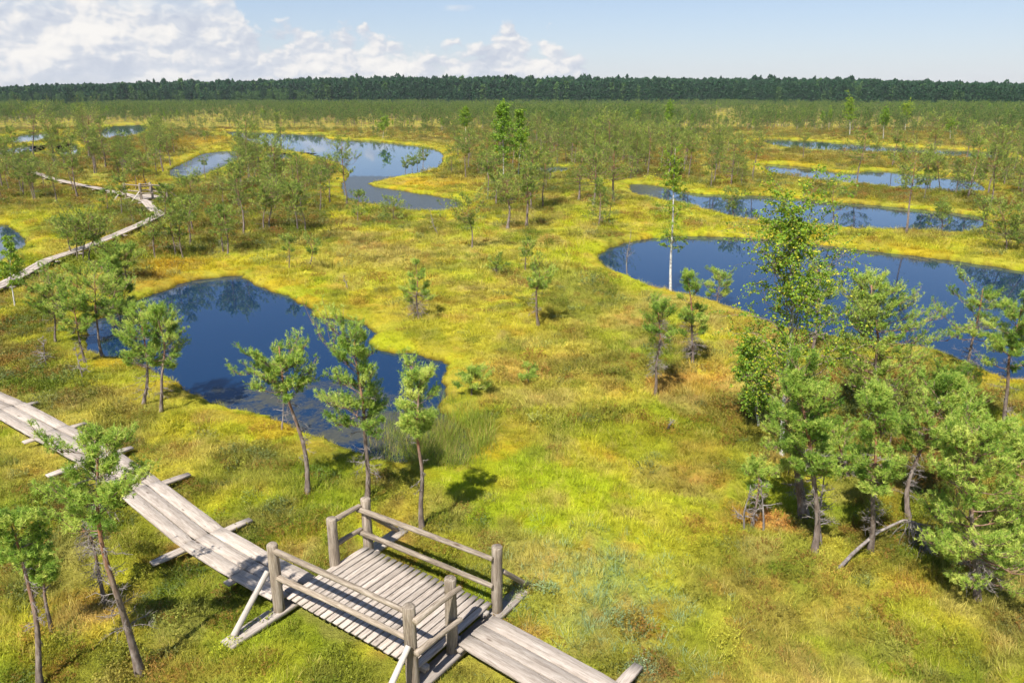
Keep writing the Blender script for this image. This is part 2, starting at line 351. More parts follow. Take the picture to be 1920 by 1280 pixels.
# ------------------------------------------------------------------ mesh helpers
def new_mesh(name, V, Fc, mats=(), attrs=None, mat_idx=None, smooth=False, edges=None):
    """V (n,3); Fc (m,k) or a list of such arrays"""
    me = bpy.data.meshes.new(name)
    V = np.asarray(V, np.float32)
    me.vertices.add(len(V)); me.vertices.foreach_set('co', V.ravel())
    if Fc is not None:
        Fl = Fc if isinstance(Fc, list) else [Fc]
        Fl = [np.asarray(f, np.int32) for f in Fl if len(f)]
        if Fl:
            loops = np.concatenate([f.ravel() for f in Fl]); tot = np.concatenate([np.full(len(f), f.shape[1], np.int32) for f in Fl])
            me.loops.add(len(loops)); me.loops.foreach_set('vertex_index', loops)
            me.polygons.add(len(tot)); st = np.zeros(len(tot), np.int32); st[1:] = np.cumsum(tot)[:-1]
            me.polygons.foreach_set('loop_start', st); me.polygons.foreach_set('loop_total', tot)
            if mat_idx is not None: me.polygons.foreach_set('material_index', np.asarray(mat_idx, np.int32))
            if smooth: me.polygons.foreach_set('use_smooth', np.ones(len(tot), bool))
    for m in mats: me.materials.append(m)
    for k, v in (attrs or {}).items():
        v = np.asarray(v, np.float32)
        if v.ndim == 1:
            a = me.attributes.new(k, 'FLOAT', 'POINT'); a.data.foreach_set('value', v)
        elif v.shape[1] == 3:
            a = me.attributes.new(k, 'FLOAT_VECTOR', 'POINT'); a.data.foreach_set('vector', v.ravel())
    me.update(calc_edges=True); me.validate()
    return me
def tag(o, label=None, cat=None, group=None, kind=None):
    if label: o['label'] = label
    if cat: o['category'] = cat
    if group: o['group'] = group
    if kind: o['kind'] = kind
    return o
def link(name, me, parent=None, loc=None, rot=None):
    o = bpy.data.objects.new(name, me); col.objects.link(o)
    if parent is not None: o.parent = parent
    if loc is not None: o.location = loc
    if rot is not None: o.rotation_euler = rot
    return o
def empty(name, loc, rz=0.0):
    o = bpy.data.objects.new(name, None); col.objects.link(o); o.location = loc; o.rotation_euler = (0, 0, rz)
    o.empty_display_size = 0.3
    return o

class Geo:
    """collects vectorised tubes and blades"""
    def __init__(s): s.V = []; s.Q = []; s.T = []; s.n = 0; s.tint = []
    def tubes(s, P, R, sides=5, tint=None, cap=True):
        P = np.asarray(P, float); R = np.asarray(R, float)          # (N,k,3), (N,k)
        if P.ndim == 2: P = P[None]; R = R[None]
        Nn, k, _ = P.shape
        T = np.gradient(P, axis=1); T /= np.linalg.norm(T, axis=2, keepdims=True) + 1e-9
        ref = np.where(np.abs(T[..., 2:3]) > .9, np.array([1., 0, 0]), np.array([0, 0, 1.]))
        ref = np.broadcast_to(ref[:, :1], T.shape)
        A = np.cross(T, ref); A /= np.linalg.norm(A, axis=2, keepdims=True) + 1e-9; B = np.cross(T, A)
        an = np.arange(sides) * 2 * np.pi / sides
        ring = P[:, :, None] + R[:, :, None, None] * (A[:, :, None] * np.cos(an)[None, None, :, None] + B[:, :, None] * np.sin(an)[None, None, :, None])
        V = ring.reshape(-1, 3)
        i = np.arange(Nn)[:, None, None] * k * sides + np.arange(k - 1)[None, :, None] * sides
        j = np.arange(sides)[None, None]; jn = (j + 1) % sides
        Q = np.stack([i + j, i + jn, i + sides + jn, i + sides + j], -1).reshape(-1, 4)
        s.V.append(V); s.Q.append(Q + s.n); s.n += len(V)
        tt = np.zeros(len(V)) if tint is None else np.repeat(np.broadcast_to(tint, (Nn,)), k * sides)
        s.tint.append(tt)
        if cap:
            s.caps(P[:, -1], (s.n - len(V)) + np.arange(Nn)[:, None] * k * sides + (k - 1) * sides + np.arange(sides)[None], sides)
    def caps(s, c, idx, sides):
        V = c; n0 = s.n; s.V.append(V); s.n += len(V); s.tint.append(np.zeros(len(V)))
        ci = n0 + np.arange(len(V))[:, None]
        T = np.stack([idx, np.roll(idx, -1, 1), np.broadcast_to(ci, idx.shape)], -1).reshape(-1, 3)
        s.T.append(T)
    def tris(s, V3, tint):
        """V3 (n,3,3) triangles"""
        V = V3.reshape(-1, 3); i = s.n + np.arange(len(V)).reshape(-1, 3)
        s.V.append(V); s.T.append(i); s.n += len(V); s.tint.append(np.repeat(tint, 3))
    def quads(s, V4, tint):
        V = V4.reshape(-1, 3); i = s.n + np.arange(len(V)).reshape(-1, 4)
        s.V.append(V); s.Q.append(i); s.n += len(V); s.tint.append(np.repeat(tint, 4))
    def mesh(s, name, mats, smooth=False, extra=None):
        if not s.V: return None
        V = np.concatenate(s.V); fl = []
        if s.Q: fl.append(np.concatenate(s.Q))
        if s.T: fl.append(np.concatenate(s.T))
        return new_mesh(name, V, fl, mats, {'tint': np.concatenate(s.tint)}, None, smooth)

def unit(v): return v / (np.linalg.norm(v, axis=-1, keepdims=True) + 1e-9)

# ------------------------------------------------------------------ materials
def new_mat(name):
    m = bpy.data.materials.new(name); m.use_nodes = True; t = m.node_tree
    for n in list(t.nodes): t.nodes.remove(n)
    return m, t
def attr(t, name, typ='GEOMETRY', out='Fac'):
    n = t.nodes.new('ShaderNodeAttribute'); n.attribute_name = name; n.attribute_type = typ; return n.outputs[out]
def noise(t, scale, detail=3, rough=.5, vec=None, out='Fac', dist=0):
    n = t.nodes.new('ShaderNodeTexNoise'); n.inputs['Scale'].default_value = scale; n.inputs['Detail'].default_value = detail
    n.inputs['Roughness'].default_value = rough; n.inputs['Distortion'].default_value = dist
    if vec is not None: t.links.new(vec, n.inputs['Vector'])
    return n.outputs[out]
def objpos(t, scale=(1, 1, 1)):
    c = t.nodes.new('ShaderNodeTexCoord'); m = t.nodes.new('ShaderNodeMapping'); m.inputs['Scale'].default_value = scale
    t.links.new(c.outputs['Object'], m.inputs[0]); return m.outputs[0]
def wpos(t, scale=(1, 1, 1)):
    c = t.nodes.new('ShaderNodeNewGeometry'); m = t.nodes.new('ShaderNodeMapping'); m.inputs['Scale'].default_value = scale
    t.links.new(c.outputs['Position'], m.inputs[0]); return m.outputs[0]
def finish(t, color, rough=.9, spec=.2, bump=None, bstr=.3, bdist=.02, trans=0.0):
    p = N(t, 'ShaderNodeBsdfPrincipled'); 
    if isinstance(color, tuple): p.inputs['Base Color'].default_value = (*color, 1)
    else: L(t, color, p.inputs['Base Color'])
    p.inputs['Specular IOR Level'].default_value = spec
    if isinstance(rough, (int, float)): p.inputs['Roughness'].default_value = rough
    else: L(t, rough, p.inputs['Roughness'])
    if bump is not None:
        b = N(t, 'ShaderNodeBump'); b.inputs['Strength'].default_value = bstr; b.inputs['Distance'].default_value = bdist
        L(t, bump, b.inputs['Height']); L(t, b.outputs[0], p.inputs['Normal'])
    o = N(t, 'ShaderNodeOutputMaterial'); s = p.outputs[0]
    if trans > 0:
        tr = N(t, 'ShaderNodeBsdfTranslucent')
        if isinstance(color, tuple): tr.inputs[0].default_value = (*color, 1)
        else: L(t, color, tr.inputs[0])
        mx = N(t, 'ShaderNodeMixShader'); mx.inputs[0].default_value = trans
        L(t, s, mx.inputs[1]); L(t, tr.outputs[0], mx.inputs[2]); s = mx.outputs[0]
    L(t, s, o.inputs[0]); return p

def foliage_mat(name, dark, mid, light, trans=.35, spec=.25):
    m, t = new_mat(name)
    oi = N(t, 'ShaderNodeObjectInfo')
    f = math_n(t, 'MULTIPLY_ADD', oi.outputs['Random'], .22, math_n(t, 'ADD', attr(t, 'tint'), -.11), clamp=True)
    c = ramp(t, f, [(0, tuple(dark)), (.5, tuple(mid)), (1, tuple(light))])
    finish(t, c, .6, spec, trans=trans)
    return m
M = {}
M['needles'] = foliage_mat('pine_needles', C(102,138,52), C(162,190,78), C(216,224,114), .45)
M['needles_mid'] = foliage_mat('pine_needles_mid', C(86,116,48), C(138,160,66), C(190,200,96))
M['needles_far'] = foliage_mat('pine_needles_far', C(60,88,44), C(94,122,54), C(138,154,74), .25)
M['spruce'] = foliage_mat('spruce_needles', C(34,66,42), C(46,82,48), C(64,98,54), .15)
M['youngwood'] = foliage_mat('young_wood', C(60,92,48), C(80,112,56), C(104,132,66), .25)
M['leaves'] = foliage_mat('birch_leaves', C(88,130,34), C(140,172,50), C(212,200,56), .4, .35)
def bark():
    m, t = new_mat('pine_bark')
    v = objpos(t); n1 = noise(t, 14, 5, .6, objpos(t, (1, 1, .35))); n2 = noise(t, 2.5, 3, .5, v)
    c = ramp(t, n1, [(.25, (.07, .052, .042)), (.5, (.20, .155, .125)), (.75, (.36, .31, .27))])
    h = math_n(t, 'MULTIPLY', attr(t, 'tint'), math_n(t, 'MULTIPLY_ADD', n2, 2.4, -.5, clamp=True), clamp=True)
    c = mixc(t, h, c, mixc(t, n1, (.20, .085, .035), (.42, .20, .10)))
    finish(t, c, .92, .1, n1, .8, .02); return m
M['bark'] = bark()
def birch_bark():
    m, t = new_mat('birch_bark')
    n1 = noise(t, 9, 4, .6, objpos(t, (1, 1, 2.2))); n2 = noise(t, 30, 2, .5, objpos(t, (.4, .4, 2.5)))
    c = mixc(t, ramp(t, n1, [(.53, 0.0), (.62, 1.0)]), (.66, .63, .58), (.09, .075, .065))
    c = mixc(t, ramp(t, n2, [(.60, 0.0), (.68, .7)]), c, (.16, .13, .11))
    c = mixc(t, attr(t, 'tint'), c, (.20, .14, .11))
    finish(t, c, .7, .2, n1, .4, .01); return m
M['birch_bark'] = birch_bark()
def deadwood():
    m, t = new_mat('dead_wood'); n1 = noise(t, 12, 4, .6, objpos(t, (1, 1, .3)))
    c = ramp(t, n1, [(.3, (.13, .105, .09)), (.55, (.27, .235, .21)), (.8, (.42, .385, .355))])
    finish(t, c, .9, .1, n1, .5, .01); return m
M['dead'] = deadwood()
def wood(name, lo, mid, hi, warm=.0, gloss=.82):
    m, t = new_mat(name)
    oi = N(t, 'ShaderNodeObjectInfo')
    mp = N(t, 'ShaderNodeMapping'); tc = N(t, 'ShaderNodeTexCoord'); L(t, tc.outputs['Object'], mp.inputs[0])
    mp.inputs['Scale'].default_value = (1.1, 16, 16)
    ad = N(t, 'ShaderNodeVectorMath', operation='MULTIPLY_ADD'); L(t, oi.outputs['Random'], ad.inputs[0]); ad.inputs[1].default_value = (37, 91, 13); L(t, mp.outputs[0], ad.inputs[2])
    g1 = noise(t, 1.6, 6, .65, ad.outputs[0], dist=.6); g2 = noise(t, 7, 3, .6, ad.outputs[0])
    mp2 = N(t, 'ShaderNodeMapping'); L(t, tc.outputs['Object'], mp2.inputs[0]); mp2.inputs['Scale'].default_value = (1.3, 4, 4)
    ad2 = N(t, 'ShaderNodeVectorMath', operation='MULTIPLY_ADD'); L(t, oi.outputs['Random'], ad2.inputs[0]); ad2.inputs[1].default_value = (17, 41, 73); L(t, mp2.outputs[0], ad2.inputs[2])
    st = noise(t, 2.2, 4, .6, ad2.outputs[0])
    f = math_n(t, 'MULTIPLY_ADD', g2, .35, math_n(t, 'MULTIPLY', g1, .65))
    c = ramp(t, f, [(.30, lo), (.47, mid), (.66, hi)])
    c = mixc(t, ramp(t, st, [(.52, 0.0), (.72, .4)]), c, tuple(x * .6 for x in mid))
    # dark cracks along the grain
    ck = noise(t, 3.2, 2, .5, ad.outputs[0]); c = mixc(t, ramp(t, ck, [(.69, 0.0), (.73, .75)]), c, (.06, .05, .042))
    # knots
    vo = N(t, 'ShaderNodeTexVoronoi'); L(t, ad2.outputs[0], vo.inputs['Vector']); vo.inputs['Scale'].default_value = 1.1
    c = mixc(t, ramp(t, vo.outputs['Distance'], [(.05, .8), (.12, 0.0)]), c, (.10, .065, .045))
    v = math_n(t, 'MULTIPLY_ADD', oi.outputs['Random'], .34, .83)
    cc = N(t, 'ShaderNodeCombineXYZ'); [L(t, v, cc.inputs[i]) for i in range(3)]
    c = mixc(t, 1.0, c, cc.outputs[0], 'MULTIPLY')
    finish(t, c, gloss, .15, f, .7, .006); return m
M['plank'] = wood('weathered_plank', (.165, .133, .105), (.375, .315, .26), (.555, .49, .42))
M['log'] = wood('weathered_log', (.075, .058, .042), (.25, .20, .148), (.48, .41, .325))
M['log_lit'] = wood('sunlit_log', (.30, .26, .22), (.47, .42, .365), (.60, .55, .49))  # lit copy of the log: sunlight on the near braces put into its colour
M['sill'] = wood('weathered_sill', (.18, .15, .125), (.34, .29, .245), (.46, .41, .36))

def ground_mat():
    m, t = new_mat('bog_ground')
    c = attr(t, 'col', out='Color')
    w = wpos(t)
    n1 = noise(t, 9, 6, .7, w); n2 = noise(t, 1.1, 5, .6, w); n3 = noise(t, 34, 4, .7, w)
    k = math_n(t, 'MULTIPLY_ADD', n1, 1.0, math_n(t, 'MULTIPLY_ADD', n3, .7, .12))
    cc = N(t, 'ShaderNodeCombineXYZ'); [L(t, k, cc.inputs[i]) for i in range(3)]
    c2 = mixc(t, 1.0, c, cc.outputs[0], 'MULTIPLY')
    c2 = mixc(t, ramp(t, n2, [(.52, 0.0), (.66, .3)]), c2, tuple(OLIVE))
    c2 = mixc(t, ramp(t, n3, [(.58, 0.0), (.72, .35)]), c2, tuple(PEAT * 1.5))
    finish(t, c2, .95, .05, math_n(t, 'ADD', n1, math_n(t, 'MULTIPLY', n3, .5)), .9, .10)
    return m
M['ground'] = ground_mat()
def plant_mat(name, mult=1.0, trans=.35):
    m, t = new_mat(name)
    c = attr(t, 'col', 'INSTANCER', 'Color'); tn = attr(t, 'tint')
    k = math_n(t, 'MULTIPLY_ADD', tn, .9 * mult, .75 * mult)
    cc = N(t, 'ShaderNodeCombineXYZ'); [L(t, k, cc.inputs[i]) for i in range(3)]
    c = mixc(t, 1.0, c, cc.outputs[0], 'MULTIPLY')
    finish(t, c, .65, .2, trans=trans); return m
M['plant'] = plant_mat('bog_plants')
def water_mat():
    m, t = new_mat('pond_water')
    silt = attr(t, 'silt'); w = wpos(t)
    n1 = noise(t, 1.4, 6, .65, wpos(t, (1, .8, 1))); n2 = noise(t, 9, 6, .7, w)
    f = math_n(t, 'MULTIPLY_ADD', n1, 2.4, math_n(t, 'MULTIPLY_ADD', n2, 1.1, -1.85))
    mask = math_n(t, 'MULTIPLY', math_n(t, 'ADD', f, math_n(t, 'MULTIPLY_ADD', silt, 2.0, -.9)), 2.2, clamp=True)
    mask = math_n(t, 'MULTIPLY', mask, math_n(t, 'MULTIPLY', silt, 3.0, clamp=True))
    base = mixc(t, math_n(t, 'MULTIPLY', mask, .75), (.006, .024, .064), mixc(t, n2, (.03, .028, .016), (.13, .125, .075)))
    bm = N(t, 'ShaderNodeBump'); bm.inputs['Strength'].default_value = .03; bm.inputs['Distance'].default_value = .02
    L(t, noise(t, 5, 3, .5, wpos(t, (1, .6, 1))), bm.inputs['Height'])
    df = N(t, 'ShaderNodeBsdfDiffuse'); L(t, base, df.inputs[0])
    gl = N(t, 'ShaderNodeBsdfGlossy'); gl.inputs[0].default_value = (.80, .90, 1.0, 1); L(t, math_n(t, 'MULTIPLY_ADD', mask, .25, .01), gl.inputs['Roughness']); L(t, bm.outputs[0], gl.inputs['Normal'])
    fr = N(t, 'ShaderNodeFresnel'); fr.inputs['IOR'].default_value = 1.45; L(t, bm.outputs[0], fr.inputs['Normal'])
    ff = math_n(t, 'MULTIPLY', fr.outputs[0], math_n(t, 'MULTIPLY_ADD', mask, -.45, 1.0), clamp=True)
    mx = N(t, 'ShaderNodeMixShader'); L(t, ff, mx.inputs[0]); L(t, df.outputs[0], mx.inputs[1]); L(t, gl.outputs[0], mx.inputs[2])
    o = N(t, 'ShaderNodeOutputMaterial'); L(t, mx.outputs[0], o.inputs[0]); return m
M['water'] = water_mat()

# ------------------------------------------------------------------ ground
def build_ground():
    rr = [2.5]
    while rr[-1] < 1300:
        r = rr[-1]; k = .05 if r < 6 else (.0052 if r < 40 else (.0068 if r < 220 else (.02 if r < 700 else .12)))
        rr.append(r * (1 + k))
    rr = np.array(rr)
    fine = np.radians(np.linspace(-41, 41, 620)); coarse = np.radians(np.arange(44, 318, 6.0))
    th = np.concatenate([fine, coarse]); nth = len(th)
    R, T = np.meshgrid(rr, th, indexing='ij')
    x = (R * np.sin(T)).ravel(); y = (R * np.cos(T)).ravel()
    sd = pond_sd(x, y); wd = walk_dist(x, y)
    z = ground_z(x, y, sd, wd)
    c = bog_color(x, y, sd)
    nr = len(rr)
    i = np.arange(nr - 1)[:, None] * nth; j = np.arange(nth)[None]; jn = (j + 1) % nth
    Q = np.stack([i + j, i + jn, i + nth + jn, i + nth + j], -1).reshape(-1, 4)[:, ::-1]
    V = np.stack([x, y, z], -1)
    V = np.concatenate([V, [[0, 0, 0]]]); c = np.concatenate([c, [YEL]])
    Tc = np.stack([j[0], np.full(nth, len(V) - 1), jn[0]], -1)[:, ::-1]
    me = new_mesh('ground', V, [Q, Tc], [M['ground']], {'col': c}, None, True)
    g = link('ground', me); tag(g, kind='structure'); return g
build_ground()

SILT = [(850,850,110,70,1.7),(640,800,160,50,1.1),(560,760,240,70,1.0),(470,740,140,30,.9),(760,810,120,50,1.6),(800,700,60,25,.6),(400,528,60,14,.8),(250,668,90,16,.6)]
def build_ponds():
    for k, P in PW.items():
        lo = P.min(0) - 1.2; hi = P.max(0) + 1.2
        dist = np.hypot(*P.mean(0)); s = {'near': .25, 'right': .4}.get(k, max(.8, dist * .012))
        xs = np.arange(lo[0], hi[0] + s, s); ys = np.arange(lo[1], hi[1] + s, s)
        X, Y = np.meshgrid(xs, ys, indexing='ij'); sd = poly_sd(X.ravel(), Y.ravel(), P).reshape(X.shape)
        keep = sd < 1.0 + s
        q = keep[:-1, :-1] | keep[1:, :-1] | keep[1:, 1:] | keep[:-1, 1:]
        idx = np.arange(X.size).reshape(X.shape)
        Q = np.stack([idx[:-1, :-1][q], idx[1:, :-1][q], idx[1:, 1:][q], idx[:-1, 1:][q]], -1)
        used = np.unique(Q); re = np.zeros(X.size, int); re[used] = np.arange(len(used))
        xx, yy = X.ravel()[used], Y.ravel()[used]
        silt = np.zeros(len(xx)); sdd = sd.ravel()[used]
        if k == 'near':
            for px, py, rx, ry, st in SILT:
                x0, y0 = unproj(px, py, WL); xr, _ = unproj(px + rx, py, WL); _, ya = unproj(px, py - ry, WL); _, yb = unproj(px, py + ry, WL)
                qd = np.hypot((xx - x0) / (xr - x0), (yy - (ya + yb) / 2) / ((ya - yb) / 2)); silt = np.maximum(silt, st * (1 - sstep(.5, 1.25, qd)))
        elif k == 'big':
            pxx, pyy = proj(xx, yy, WL)
            silt = sstep(322, 336, pyy) * .95
        elif k in ('mid_left', 'puddle'):
            silt = .75 * (1 - sstep(0, 4, -sdd)) + .1
        elif k == 'long':
            pxx, pyy = proj(xx, yy, WL); silt = (1 - sstep(1210, 1290, pxx)) * .9
        silt = silt * (.62 if k == 'near' else 1); silt = np.maximum(silt, .35 * (1 - sstep(.0, .5, -sdd)))
        me = new_mesh('water', np.stack([xx, yy, np.full(len(xx), WL)], -1), re[Q], [M['water']], {'silt': silt}, None, True)
        o = link('water', me); tag(o, kind='structure')
build_ponds()

# ------------------------------------------------------------------ boardwalks and platforms
rng = np.random.default_rng(7); random.seed(7)
def box_mesh(name, Lx, w, h, mat, bev=.008, jitter=0.0, taper=0.0):
    """bevelled beam along local X from 0 to Lx, several rings so that its edges wander slightly"""
    k = max(3, int(Lx / .22)); xs = np.linspace(0, Lx, k); V = []
    for i, xx in enumerate(xs):
        e = bev if i in (0, k - 1) else 0
        a = w / 2 * (1 + (rng.random() - .5) * jitter) - e; b = h / 2 - e; bb = bev
        V += [(xx, -a, -b + bb), (xx, -a, b - bb), (xx, -a + bb, b), (xx, a - bb, b), (xx, a, b - bb), (xx, a, -b + bb), (xx, a - bb, -b), (xx, -a + bb, -b)]
    V = np.array(V); Q = []
    for i in range(k - 1):
        for j in range(8): Q.append((i * 8 + j, i * 8 + (j + 1) % 8, (i + 1) * 8 + (j + 1) % 8, (i + 1) * 8 + j))
    me = new_mesh(name, V, [np.array(Q), np.array([[7, 6, 5, 4, 3, 2, 1, 0], [(k - 1) * 8 + j for j in range(8)]])], [mat])
    return me
def round_mesh(name, Lx, r, mat, r2=None, sides=14, bend=0.0):
    r2 = r if r2 is None else r2; k = max(5, int(Lx / .15)); V = []
    xs = list(np.linspace(0, Lx, k)); rings = [(0, r * .9)] + [(xs[0] + .012, r)] + [(xx, r + (r2 - r) * xx / Lx) for xx in xs[1:-1]] + [(Lx - .012, r2)] + [(Lx, r2 * .9)]
    ph = rng.random() * 6
    for xx, q in rings:
        q *= 1 + .035 * math.sin(xx * 7 + ph)
        oy = bend * math.sin(math.pi * xx / Lx)
        for j in range(sides):
            a = 2 * math.pi * j / sides; q2 = q * (1 + .03 * math.sin(3 * a + ph))
            V.append((xx, oy + q2 * math.cos(a), q2 * math.sin(a)))
    n = len(rings); Q = [(i * sides + j, (i + 1) * sides + j, (i + 1) * sides + (j + 1) % sides, i * sides + (j + 1) % sides) for i in range(n - 1) for j in range(sides)]
    me = new_mesh(name, np.array(V), [np.array(Q), np.array([list(range(sides)), [(n - 1) * sides + j for j in range(sides)][::-1]])], [mat])
    for p in list(me.polygons)[:len(Q)]: p.use_smooth = True
    return me
def along(o, p0, p1, roll=0.0):
    """put an object whose length is local X between two points"""
    p0 = Vector(p0); d = (Vector(p1) - p0).normalized()
    up = Vector((0, 0, 1)) if abs(d.z) < .95 else Vector((0, 1, 0))
    y = up.cross(d).normalized(); z = d.cross(y)
    m = Matrix(((d.x, y.x, z.x), (d.y, y.y, z.y), (d.z, y.z, z.z)))
    o.location = p0; o.rotation_euler = (m.to_4x4() @ Matrix.Rotation(roll, 4, 'X')).to_euler()
def beam(name, p0, p1, w, h, mat, parent, jitter=.04):
    Lx = (Vector(p1) - Vector(p0)).length
    o = link(name, box_mesh(name, Lx, w, h, mat, jitter=jitter), parent); along(o, p0, p1); return o
def log(name, p0, p1, r, mat, parent, r2=None, bend=0.0, sides=14):
    Lx = (Vector(p1) - Vector(p0)).length
    o = link(name, round_mesh(name, Lx, r, mat, r2, sides, bend), parent); along(o, p0, p1, rng.random() * 6 if not bend else 0); return o

def walkway(pts, label, group=None, sleepers=None, z=DECK, first_sleeper=True, W=.86):
    org = Vector((pts[0][0], pts[0][1], 0)); root = empty('boardwalk', org); tag(root, label, 'boardwalk', group)
    P = [Vector((a, b, 0)) - org for a, b in pts]
    n = len(P); w = W / 3 - .012
    # mitre directions at the joints
    dirs = [(P[i + 1] - P[i]).normalized() for i in range(n - 1)]
    for i in range(n - 1):
        d = dirs[i]; nrm = Vector((-d.y, d.x, 0))
        da = (dirs[i - 1] + d).normalized() if i > 0 else d; db = (dirs[i + 1] + d).normalized() if i < n - 2 else d
        na = Vector((-da.y, da.x, 0)); nb = Vector((-db.y, db.x, 0))
        for k in (-1, 0, 1):
            off = k * (W / 3)
            a = P[i] + na * (off / max(.5, na.dot(nrm))); b = P[i + 1] + nb * (off / max(.5, nb.dot(nrm)))
            zz = z + (rng.random() - .5) * .012
            e = (b - a).normalized() * .006
            beam('plank', (a.x + e.x, a.y + e.y, zz - .025), (b.x - e.x, b.y - e.y, zz - .025 + (rng.random() - .5) * .01), w * (1 + (rng.random() - .5) * .05), .05, M['plank'], root, .07)
        if i > 0 or first_sleeper:
            s = sleepers[i] if sleepers and i < len(sleepers) and sleepers[i] else (.85, .85)
            dd = Vector((-da.y, da.x, 0)); ang = .0
            a = P[i] - dd * s[0]; b = P[i] + dd * s[1]
            beam('sleeper', (a.x, a.y, z - .105), (b.x, b.y, z - .125), .17, .06, M['plank'], root)
    return root

walkway(WN[::-1] if False else WN, 'long grey three-plank boardwalk curving from the left edge down to the railed platform', sleepers=[(.9,.8),(.9,.8),(1.0,.75),(.6,.85),(1.05,.8),(.95,1.05),(.95,1.0),(.5,.5)], first_sleeper=True)
walkway(WR, 'straight grey three-plank boardwalk leaving the railed platform for the bottom edge', first_sleeper=True, sleepers=[(.45,.45),(.6,1.0),None])
walkway(WF, 'distant narrow boardwalk winding through the pines at the left of the photo', sleepers=[(.55,.55)] * 20, W=.64)
# sleeper seen alone near the bottom edge
def platform(loc, rz, label):
    root = empty('railed_platform', loc, rz); tag(root, label, 'platform')
    LX, LY = 2.92, 1.88; hx, hy = LX / 2, LY / 2; zt = DECK + .02
    PH = {'P1': 1.31, 'P2': 1.17, 'P3': 1.18, 'P4': 1.28, 'P5': 1.36, 'P6': 1.42}
    posts = {'P1': (-hx, -hy), 'P2': (-hx, -hy + 1.15), 'P3': (-hx, hy), 'P4': (hx, hy), 'P5': (hx, -hy + .80), 'P6': (hx, -hy)}
    # sills under the posts, running out to both sides
    beam('sill', (-hx, -hy - 1.05, .06), (-hx, hy + 1.0, .06), .27, .07, M['sill'], root)
    beam('sill', (hx, -hy - 1.0, .06), (hx, hy + 1.0, .06), .27, .07, M['sill'], root)
    for yy in (-hy + .22, 0, hy - .22): beam('joist', (-hx + .0, yy, .19), (hx + .0, yy, .19), .12, .11, M['sill'], root)
    ns = 21; x0, x1 = -hx + .03, hx - .03; pitch = (x1 - x0) / ns
    for i in range(ns):
        x = x0 + pitch * (i + .5); j = (rng.random() - .5) * .02
        ya = -hy + .06 + j; yb = hy - .04 + (rng.random() - .5) * .02
        beam('slat', (x, ya, zt - .03 + .01), (x, yb, zt - .03 + .01 + (rng.random() - .5) * .006), pitch - .022, .042, M['plank'], root, .03)
    for k, (x, y) in posts.items():
        h = PH[k]; sx = -.02 if x > 0 else .02
        o = log('post', (x + sx, y + (-.06 if k in ('P1', 'P6') else (.06 if k in ('P3', 'P4') else 0)), .02), (x + sx + (rng.random() - .5) * .03, y + (-.06 if k in ('P1', 'P6') else (.06 if k in ('P3', 'P4') else 0)), h), 0.092, M['log'], root, .088, sides=20)
    def rail(a, b, z, off, ext=.0, z2=None):
        (ax, ay), (bx, by) = a, b; d = Vector((bx - ax, by - ay, 0)).normalized()
        log('rail', (ax - d.x * ext + off[0], ay - d.y * ext + off[1], z), (bx + d.x * ext + off[0], by + d.y * ext + off[1], z if z2 is None else z2), .052, M['log'], root, .040, bend=.012)
    yn = -hy - .06; yf = hy + .06
    for z, z2 in ((1.20, 1.30), (.72, .86)): rail((-hx + .04, yn), (hx - .04, yn), z, (0, 0), 0, z2)
    for z, z2 in ((1.0, 1.12), (.54, .62)): rail((-hx - .02, yf - .12), (hx - .06, yf - .12), z, (0, 0), .05, z2)
    for z in (1.07, .60): rail((-hx, posts['P2'][1]), (-hx, yf - .1), z, (-.02, 0))
    for z, z2 in ((1.26, 1.22), (.74, .68)): rail((hx, yn + .0), (hx, posts['P5'][1]), z, (.12, 0), .06, z2)
    for x in (-hx - .03, hx + .03):
        log('brace', (x, yn - .82, .12), (x, yn - .10, .86), .05, M['log_lit'], root, .042)  # near braces take the log colour with sunlight painted in
        log('brace', (x, yf + .80, .12), (x, yf + .09, .80), .045, M['log'], root, .042)
    return root
platform((plat_c[0], plat_c[1], 0), PLAT_ROT, 'large weathered railed wooden platform with slatted deck at the bottom of the photo')
A2 = np.array(unproj(238, 374)); fr = math.radians(-42)
fc = A2 + np.array([math.cos(fr), math.sin(fr)]) * 1.46 + np.array([-math.sin(fr), math.cos(fr)]) * .94
platform((fc[0], fc[1], 0), fr, 'small distant railed platform on the far boardwalk among the pines at left')

